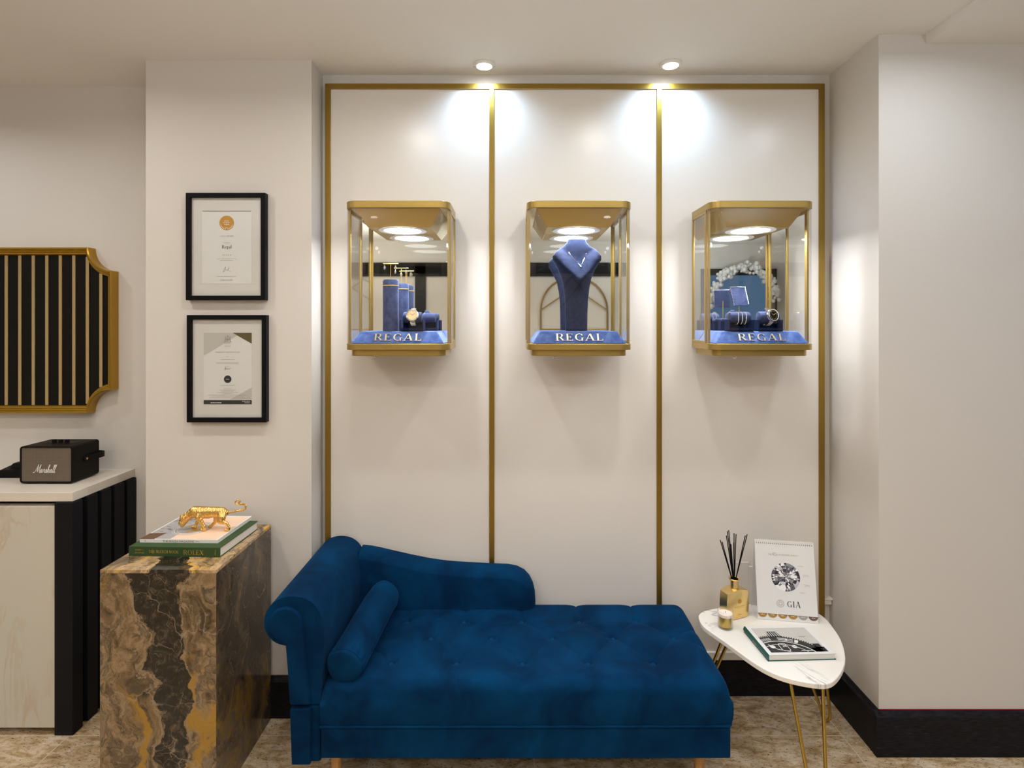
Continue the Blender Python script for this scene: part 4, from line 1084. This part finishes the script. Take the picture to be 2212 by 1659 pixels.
# ---- bolster
bo = thing('bolster_cushion', (-.545, 2.07, .43), 'round blue velvet bolster cushion lying against the rolled arm', 'cushion')
A = Vector((-.566, 1.862, .466)); B = Vector((-.520, 2.285, .513)); ax = (B-A).normalized(); Lb = (B-A).length; R = .0615
u = ax.cross(ZF).normalized(); v_ = u.cross(ax).normalized()
prof = [(0.0, -.004), (.5, -.003), (.85, .001), (.95, .005), (.985, .010), (.955, .0125), (.955, .014), (1.0, .019), (1.015, .028), (1.02, .05), (1.02, .10), (1.025, Lb/2), (1.02, Lb-.08), (1.0, Lb-.03), (.97, Lb-.014), (.95, Lb-.012), (.96, Lb-.008), (.85, Lb-.002), (.5, Lb+.002), (0, Lb+.003)]
mb = MB(); rings = []; seg = 72
for r, h in prof:
    ring = []
    for k in range(seg):
        a = 2*PI*k/seg; rr = R*r
        if .018 < h < .075: rr += .0022*math.sin(a*17+math.sin(a*5))*(1-(h-.018)/.057)**1.5
        if r > .9: rr += .0012*math.sin(h*38+a*3)+.0008*math.sin(h*90+a*5)
        ring.append(mb.bm.verts.new(A+ax*h+(u*math.cos(a)+v_*math.sin(a))*max(rr, .0002)))
    rings.append(ring)
for P_, Q_ in zip(rings, rings[1:]):
    for k in range(seg): mb.bm.faces.new((P_[k], P_[(k+1)%seg], Q_[(k+1)%seg], Q_[k]))
mb.bm.faces.new(rings[0][::-1]); mb.bm.faces.new(rings[-1])
mb.build('cover', M_SOFA, bo, smooth=True, off=bo.location, angle=180)
mb = MB(); mb.tube([A+ax*.0132+(u*math.cos(2*PI*k/48)+v_*math.sin(2*PI*k/48))*R*.975 for k in range(48)], .0022, 8, closed=True)
mb.build('seam_piping', M_SOFA, bo, smooth=True, off=bo.location)

# ================================================================== SIDE TABLE
tz = .45
st = thing('side_table', (.98, 2.05, 0), 'rounded triangular white marble side table with gold hairpin legs', 'side table')
so = st.location
ctrl = [(.742,2.205),(.743,2.143),(.785,2.044),(.833,1.926),(.870,1.868),(.910,1.836),(.960,1.815),(1.012,1.805),(1.055,1.821),(1.114,1.875),(1.170,1.950),(1.219,2.058),(1.241,2.157),(1.246,2.215),(1.232,2.268),(1.190,2.303),(1.120,2.322),(1.030,2.326),(.940,2.313),(.849,2.290),(.7855,2.266),(.755,2.240)]
V = [Vector((*p, 0)) for p in ctrl]; n = len(V); loop = []
for i in range(n):
    p0, p1, p2, p3 = V[i-1], V[i], V[(i+1)%n], V[(i+2)%n]
    for k in range(4):
        t_ = k/4; q = .5*((2*p1)+(p2-p0)*t_+(2*p0-5*p1+4*p2-p3)*t_**2+(3*p1-p0-3*p2+p3)*t_**3); loop.append((q.x, q.y))
MB().prism(loop, (Vector((0,0,tz-.018)), XF, YF, ZF), .018).build('tabletop', M_TABLE, st, smooth=True, bevel=.003, seg=3, off=so)
def hairpin(a, b, foot):
    a, b, f = Vector((*a, tz-.020)), Vector((*b, tz-.020)), Vector((*foot, .006))
    side = (b-a).normalized(); hw = .015
    fa, fb = f-side*hw+ZF*.03, f+side*hw+ZF*.03
    pts = [a, a.lerp(fa, .5), fa]+[f-side*hw*math.cos(PI*k/8)+ZF*(.03-.03*math.sin(PI*k/8))*1 for k in range(1, 8)]+[fb, b.lerp(fb, .5), b]
    o = MB().tube(pts, .0058, 10).build('leg', M_LEG, st, smooth=True, off=so)
    c_ = (a+b)/2; mb = MB(); mb.box((c_.x-.03, c_.y-.03, tz-.0205), (c_.x+.03, c_.y+.03, tz-.0175)); mb.build('leg_plate', M_LEG, o, off=so)
hairpin((.930, 1.860), (1.040, 1.862), (.965, 1.722))
hairpin((1.085, 2.150), (1.165, 2.085), (1.278, 2.262))
hairpin((.835, 2.120), (.865, 2.215), (.735, 2.245))

# ---- reed diffuser
an = math.radians(19.6); d = thing('reed_diffuser', (.890, 2.225, tz), 'gold bottle reed diffuser with black sticks on the side table', 'diffuser', rz=an)
w2, d2, hh = .054, .021, .112
mb = MB(); rings = []
for z, k in ((0,.86),(.002,.90),(.02,.965),(.05,1.0),(.08,.985),(.104,.93)):
    pts = []
    W_, D_ = w2*k, d2*(.9+.1*k)
    nseg = 10
    def bow(t_): return 4*t_*(1-t_)
    for s_ in range(nseg): t_ = s_/nseg; pts.append((-W_+2*W_*t_, -D_-.004*bow(t_)))
    for s_ in range(nseg): t_ = s_/nseg; pts.append((W_, -D_+2*D_*t_))
    for s_ in range(nseg): t_ = s_/nseg; pts.append((W_-2*W_*t_, D_+.004*bow(t_)))
    for s_ in range(nseg): t_ = s_/nseg; pts.append((-W_, D_-2*D_*t_))
    if z > .1: pts = [(p_[0], p_[1], z+.011*bow((p_[0]+W_)/(2*W_))) for p_ in pts]
    else: pts = [(p_[0], p_[1], z+(.004*bow((p_[0]+W_)/(2*W_)) if z < .001 else 0)) for p_ in pts]
    rings.append([mb.bm.verts.new(p_) for p_ in pts])
for P_, Q_ in zip(rings, rings[1:]):
    m_ = len(P_)
    for k in range(m_): mb.bm.faces.new((P_[k], P_[(k+1)%m_], Q_[(k+1)%m_], Q_[k]))
mb.bm.faces.new(rings[0][::-1])
T_ = rings[-1]
for k in range(10): mb.bm.faces.new((T_[k], T_[k+1], T_[(30-k-1)] , T_[30-k]) if k < 9 else (T_[9], T_[10], T_[20], T_[21]))
mb.bm.faces.new([T_[i] for i in range(10, 21)]); mb.bm.faces.new([T_[i] for i in range(30, 40)]+[T_[0]])
mb.build('bottle', M_BOTTLE, d, bevel=.0012, smooth=True, angle=30)
MB().lathe([(.0165, .108), (.0155, .122), (.0150, .146), (.0215, .149), (.0225, .152), (.0215, .154), (.0150, .151), (.0140, .138)], seg=32, cap=False).build('neck', M_BOTTLE, d, smooth=True)
mb = MB(); Fd = FR_((.006, -.0246, .058)); poly(mb, Fd, circ(.0085, 24, 0, .012), .0008); mb.build('emblem', M_PGOLD, d)
mb = MB(); line_text(mb, Fd, -.024, .024, -.008, .0012, 1, .0008); line_text(mb, Fd, -.018, .018, -.013, .001, 2, .0008); line_text(mb, Fd, -.010, .010, -.040, .0012, 3, .0010); mb.build('print_text', M_GOLDFOIL, d)
ci, si = math.cos(-an), math.sin(-an)
tips = [(1555.8,1166.8,.0),(1559.8,1170.6,.02),(1571,1147.4,.01),(1574,1145.6,-.02),(1569,1157,.03),(1579,1175.7,-.03),(1585.7,1151.9,.02),(1590,1154,-.01),(1585,1172,.04),(1609.8,1157,.01),(1614,1154.5,-.015)]
for i, (tx, ty, dy) in enumerate(tips):
    s_ = 1200/(2.225+dy); X = (tx-1106)/s_-.890; Z = EYE-(ty-700)/s_-tz
    loc = Vector((ci*X-si*dy, si*X+ci*dy, Z)); base_ = Vector((-loc.x*.10, -loc.y*.10, .10+.002*(i%3)))
    r_ = thing('reed_stick', (0, 0, 0), 'thin black reed stick standing in the gold diffuser bottle', 'reed stick', 'black reeds in the gold diffuser')
    # sticks are their own things: they lift straight out of the bottle
    r_.location = d.location + Vector((base_.x*math.cos(an)-base_.y*math.sin(an), base_.x*math.sin(an)+base_.y*math.cos(an), base_.z))
    e_ = Vector((loc.x*math.cos(an)-loc.y*math.sin(an), loc.x*math.sin(an)+loc.y*math.cos(an), loc.z))+d.location-r_.location
    MB().tube([(0,0,0), e_], .0019, 8).build('stick', M_BLACK, r_, smooth=True)
# ---- candle
cd = thing('candle_glass', (.8226, 2.143, tz), 'small gold glass candle with white wax on the side table', 'candle')
MB().lathe([(.0255, 0), (.0275, .003), (.0285, .066), (.0292, .068), (.0272, .068), (.0262, .008)], seg=40, cap=False).build('glass', M_GLASS, cd, smooth=True)
MB().lathe([(.0255, .009), (.0262, .046)], seg=40).build('gold_fill', M_AMBER, cd, smooth=True)
MB().lathe([(.0262, .046), (.0266, .056), (.022, .0565)], seg=40).build('wax', M_WAX, cd, smooth=True)
MB().lathe([(.0258, .0005), (.0265, .008)], seg=40).build('glass_base', M_GLASS, cd, smooth=True)
MB().tube([(0,0,.056), (.001,0,.063)], .0007, 6).build('wick', M_BLACK, cd)
# ---- flip calendar
cl = thing('flip_calendar', (1.085, 2.1855, tz), 'white upright flip calendar with a diamond picture on the side table', 'calendar', rz=math.radians(-9.5))
Wc, Hc = .2235, .300; le = math.radians(10.5)
Vc = Vector((0, math.sin(le), math.cos(le))); Nc = Vector((0, -math.cos(le), math.sin(le)))
Fc = (Vector((0, .0, .001)), XF, Vc, Nc)
MB().prism([(-Wc/2, 0), (Wc/2, 0), (Wc/2, Hc), (-Wc/2, Hc)], Fc, 0, .0018).build('front_board', M_PAPER, cl)
Vb = Vector((0, -math.sin(le), math.cos(le)))
apex = Fc[0]+Vc*Hc
Fbk = (apex-Vb*Hc, XF, Vb, Vector((0, 1, 0)))
MB().prism([(-Wc/2, 0), (Wc/2, 0), (Wc/2, Hc-.002), (-Wc/2, Hc-.002)], Fbk, .0015).build('back_board', M_PAPER, cl)
MB().box((-Wc/2, .004, .0002), (Wc/2, Fbk[0].y, .0016)).build('bottom_board', M_PAPER, cl)
pg = MB().prism([(-Wc/2+.001, .024), (Wc/2-.001, .024), (Wc/2-.001, Hc-.002), (-Wc/2+.001, Hc-.002)], (Fc[0]+Nc*.0004, XF, Vc, Nc), .0028).build('page', M_PAPER, cl)
Fg = (Fc[0]+Nc*.0034, XF, Vc, Nc)
mb = MB(); hol = MB()
for k in range(28):
    x = -Wc/2+.008+k*(Wc-.016)/27
    o_ = Fc[0]+XF*x+Vc*(Hc-.003)
    mb.tube([o_+Nc*(.0055*math.cos(a_))+Vc*(.0065*math.sin(a_)) for a_ in [2*PI*j/10 for j in range(10)]], .0006, 5, closed=True)
    poly(hol, Fg, [(x-.0014, Hc-.014), (x+.0014, Hc-.014), (x+.0014, Hc-.0105), (x-.0014, Hc-.0105)], .0002)
mb.build('spiral_binding', M_WHITE, cl); hol.build('punched_holes', M_OLIVE, cl)
# diamond picture: facets in several greys
M_D = [mat('facet_%s' % n_, c_, .5) for n_, c_ in (('black', (.02,.02,.03)), ('dark', (.09,.09,.11)), ('mid', (.24,.24,.27)), ('light', (.50,.50,.54)), ('white', (.82,.82,.84)))]
mb = MB(); rnd = random.Random(11); cx_, cy_, RD = .0, .1635, .0535
rr = [0, .16, .36, .58, .80, 1.0]; NS = [8, 8, 16, 16, 32, 32]
def dp(i, k, n): a = 2*PI*(k+(.5 if i % 2 else 0))/n; return (cx_+RD*rr[i]*math.cos(a), cy_+RD*rr[i]*math.sin(a))
n = 32
o, U, Vv, N = Fg
gridp = [[(cx_+RD*r_*math.cos(2*PI*(k+.5*(i%2))/n)*(1), cy_+RD*r_*math.sin(2*PI*(k+.5*(i%2))/n)) for k in range(n)] for i, r_ in enumerate(rr)]
def fc(pts, mi):
    f_ = mb.bm.faces.new([mb.bm.verts.new(o+U*p_[0]+Vv*p_[1]+N*.0002) for p_ in pts]); f_.material_index = mi
def pick(i, k):
    base_ = [0,4,1,3,0,2,4,1][(k//4+i*3) % 8]
    return base_ if rnd.random() < .55 else rnd.randrange(5)
for i in range(len(rr)-1):
    for k in range(n):
        a_, b_, c_, d_ = gridp[i][k], gridp[i][(k+1)%n], gridp[i+1][(k+1)%n], gridp[i+1][k]
        if i == 0: fc((a_, c_, d_), pick(0, k)); continue
        if i % 2: fc((a_, c_, d_), pick(i, k)); fc((a_, b_, c_), pick(i, k+1))
        else: fc((a_, b_, d_), pick(i, k)); fc((b_, c_, d_), pick(i, k+1))
mb.build('diamond_picture', None, pg, mats=M_D)
mb = MB(); sans(mb, 'THE', Fg, width=.012, height=.0065, cx=-.055, cy=.246); sans(mb, '4Cs', Fg, width=.018, height=.012, cx=-.037, cy=.248); sans(mb, 'OF DIAMOND QUALITY', Fg, width=.074, height=.0065, cx=.014, cy=.246)
for k, (x_, y_) in enumerate(((.047,.208),(.066,.176),(.066,.171),(.066,.139),(.069,.134),(.050,.109))): line_text(mb, Fg, x_, x_+.020, y_, .0012, k+50)
mb.build('print_text', M_GREY, pg)
mb = MB(); mb.ring(circ(.0145, 32, -.025, .064), circ(.0110, 32, -.025, .064), Fg, .0003, 0); poly(mb, Fg, circ(.0085, 24, -.025, .064), .0002); mb.build('emblem', M_LGREY, pg)
mb = MB(); poly(mb, Fg, [(-.025,.058),(-.020,.065),(-.022,.068),(-.028,.068),(-.030,.065)], .0004); mb.build('emblem_gem', M_PAPER, pg)
mb = MB(); serif(mb, 'GIA', Fg, width=.050, height=.0225, cx=.0245, cy=.064, d=.0002, gap=.12); mb.build('print_name', M_INK, pg)
for k in range(6):
    x_ = -Wc/2+.019+k*.0375; mm = (M_PGOLDD if False else M_GOLDTAB, M_GOLDTAB, M_GOLDTAB, M_GOLDTAB, M_GREY, M_TABBR)[k] if 'M_GOLDTAB' in globals() else None
    if mm is None:
        M_GOLDTAB = mat('tab_gold', (.36, .20, .035), .5); M_TABBR = mat('tab_brown', (.14, .085, .06), .5); mm = M_GOLDTAB
    mb = MB(); poly(mb, (Fc[0]+Nc*.0012, XF, Vc, Nc), [(x_+.0175*math.cos(math.radians(a_)), .024+.0155*math.sin(math.radians(a_))) for a_ in range(180, 361, 15)], 0)
    tb_ = mb.build('index_tab', mm, cl)
    mb = MB(); line_text(mb, (Fc[0]+Nc*.0012, XF, Vc, Nc), x_-.006, x_+.006, .019, .0022, k, .0003); mb.build('tab_print', M_PAPER, tb_)
# ---- white book with the teal spine
bk_ = thing('white_book', (.888, 1.926, tz), 'white book with teal spine and a black watch drawing on the side table', 'book', rz=math.radians(2.2))
bw, bd, bt = .242, .184, .023
MB().box((0, 0, 0), (bw, bd, .0022)).build('back_cover', M_TEAL, bk_, bevel=.0005)
MB().box((.0036, .003, .0022), (bw-.004, bd-.003, bt-.0022)).build('pages', M_PAGES, bk_)
MB().box((.0036, 0, bt-.0022), (bw, bd, bt)).build('front_cover', M_PAPER, bk_, bevel=.0005)
mb = MB(); L_ = [(.009*(1-math.sin(PI*k/8))-.004+.003, bt*(k/8)) for k in range(9)]
mb.prism([(.0035, 0)]+[(.0025-.0055*math.sin(PI*k/8), bt*k/8) for k in range(9)]+[(.0035, bt)], (Vector((0,0,0)), XF, ZF, YF), bd).build('spine', M_TEAL, bk_, smooth=True)
mb = MB(); sans(mb, 'ROLEX', (Vector((-.0028, bd/2, bt/2)), -YF, ZF, -XF), width=.028, height=.005, cx=0, cy=0, d=.0003); mb.build('spine_lettering', M_GOLDFOIL, bk_)
Fw = (Vector((0, 0, bt)), XF, YF, ZF)
ax0, ay0, ax1, ay1 = .018, .012, .222, .166
pic = MB(); quad(pic, Fw, ax0, ay0, ax1, ay1, .0003); pic = pic.build('cover_field', M_LGREY, bk_)
# a watch bezel seen in close-up: dark sweeping shapes with pale arcs, clipped to the picture
def clip(pts):
    def cut(P_, f_, g_):
        o_ = []
        for i in range(len(P_)):
            a_, b_ = P_[i], P_[(i+1)%len(P_)]
            if f_(a_): o_.append(a_)
            if f_(a_) != f_(b_): o_.append(g_(a_, b_))
        return o_
    for ax_, lim, s_ in ((0, ax0, 1), (0, ax1, -1), (1, ay0, 1), (1, ay1, -1)):
        f_ = lambda p_: s_*(p_[ax_]-lim) >= 0
        def g_(a_, b_, ax_=ax_, lim=lim):
            t_ = (lim-a_[ax_])/(b_[ax_]-a_[ax_]); return (a_[0]+(b_[0]-a_[0])*t_, a_[1]+(b_[1]-a_[1])*t_)
        pts = cut(pts, f_, g_)
        if not pts: return pts
    return pts
wx, wy = .068, -.040
def annulus(mb, r0, r1, a0, a1, h_, n_=40):
    for k in range(n_):
        A0, A1 = math.radians(a0+(a1-a0)*k/n_), math.radians(a0+(a1-a0)*(k+1)/n_)
        P_ = clip([(wx+r1*math.cos(A0), wy+r1*math.sin(A0)), (wx+r1*math.cos(A1), wy+r1*math.sin(A1)), (wx+r0*math.cos(A1), wy+r0*math.sin(A1)), (wx+r0*math.cos(A0), wy+r0*math.sin(A0))])
        if len(P_) > 2: poly(mb, Fw, P_, h_)
mb = MB(); annulus(mb, .02, .150, 5, 150, .0005)
for k in range(46):
    a_ = 12+3*k; annulus(mb, .150, .156, a_, a_+1.6, .0005, 2)
P_ = clip([(.055,.108),(.105,.106),(.098,.142),(.062,.142)]); poly(mb, Fw, P_, .0005)
P_ = clip([(.15,.012),(.225,.012),(.225,.040),(.17,.034)]); poly(mb, Fw, P_, .0005)
P_ = clip([(.19,.03),(.215,.03),(.215,.060),(.19,.060)]); poly(mb, Fw, P_, .0005)
mb.build('drawing_dark', M_INK, pic)
mb = MB(); annulus(mb, .118, .122, 5, 150, .0007); annulus(mb, .098, .1005, 5, 150, .0007)
annulus(mb, .126, .146, 55, 60, .0007, 6)
for k in range(18): annulus(mb, .126, .142, 96+3*k, 97.2+3*k, .0007, 2)
annulus(mb, .128, .132, 62, 84, .0007); annulus(mb, .138, .142, 62, 84, .0007); annulus(mb, .132, .138, 70, 73, .0007, 4)
for k in range(5): P_ = clip([(.060+.009*k,.110),(.063+.009*k,.110),(.064+.008*k,.140),(.062+.008*k,.140)]); poly(mb, Fw, P_, .0007)
for c_ in ((.040,.046), (.118,.044)): poly(mb, Fw, circ(.0095, 20, *c_), .0007)
mb.ring(rrect(.030,.046,.008,4,.080,.042), rrect(.026,.042,.006,4,.080,.042), Fw, .0008, 0)
mb.tube([(.03,.06,bt+.0009),(.05,.03,bt+.0009),(.09,.014,bt+.0009)], .0011, 5); mb.tube([(.13,.02,bt+.0009),(.17,.018,bt+.0009)], .0014, 5)
sans(mb, '28', Fw, width=.015, height=.017, cx=.083, cy=.050, d=.0009)
mb.build('drawing_light', M_PAPER, pic)
mb = MB(); sans(mb, 'ROLEX', Fw, width=.026, height=.0045, cx=.180, cy=.105, d=.0006); mb.build('cover_lettering', M_OLIVE, pic)
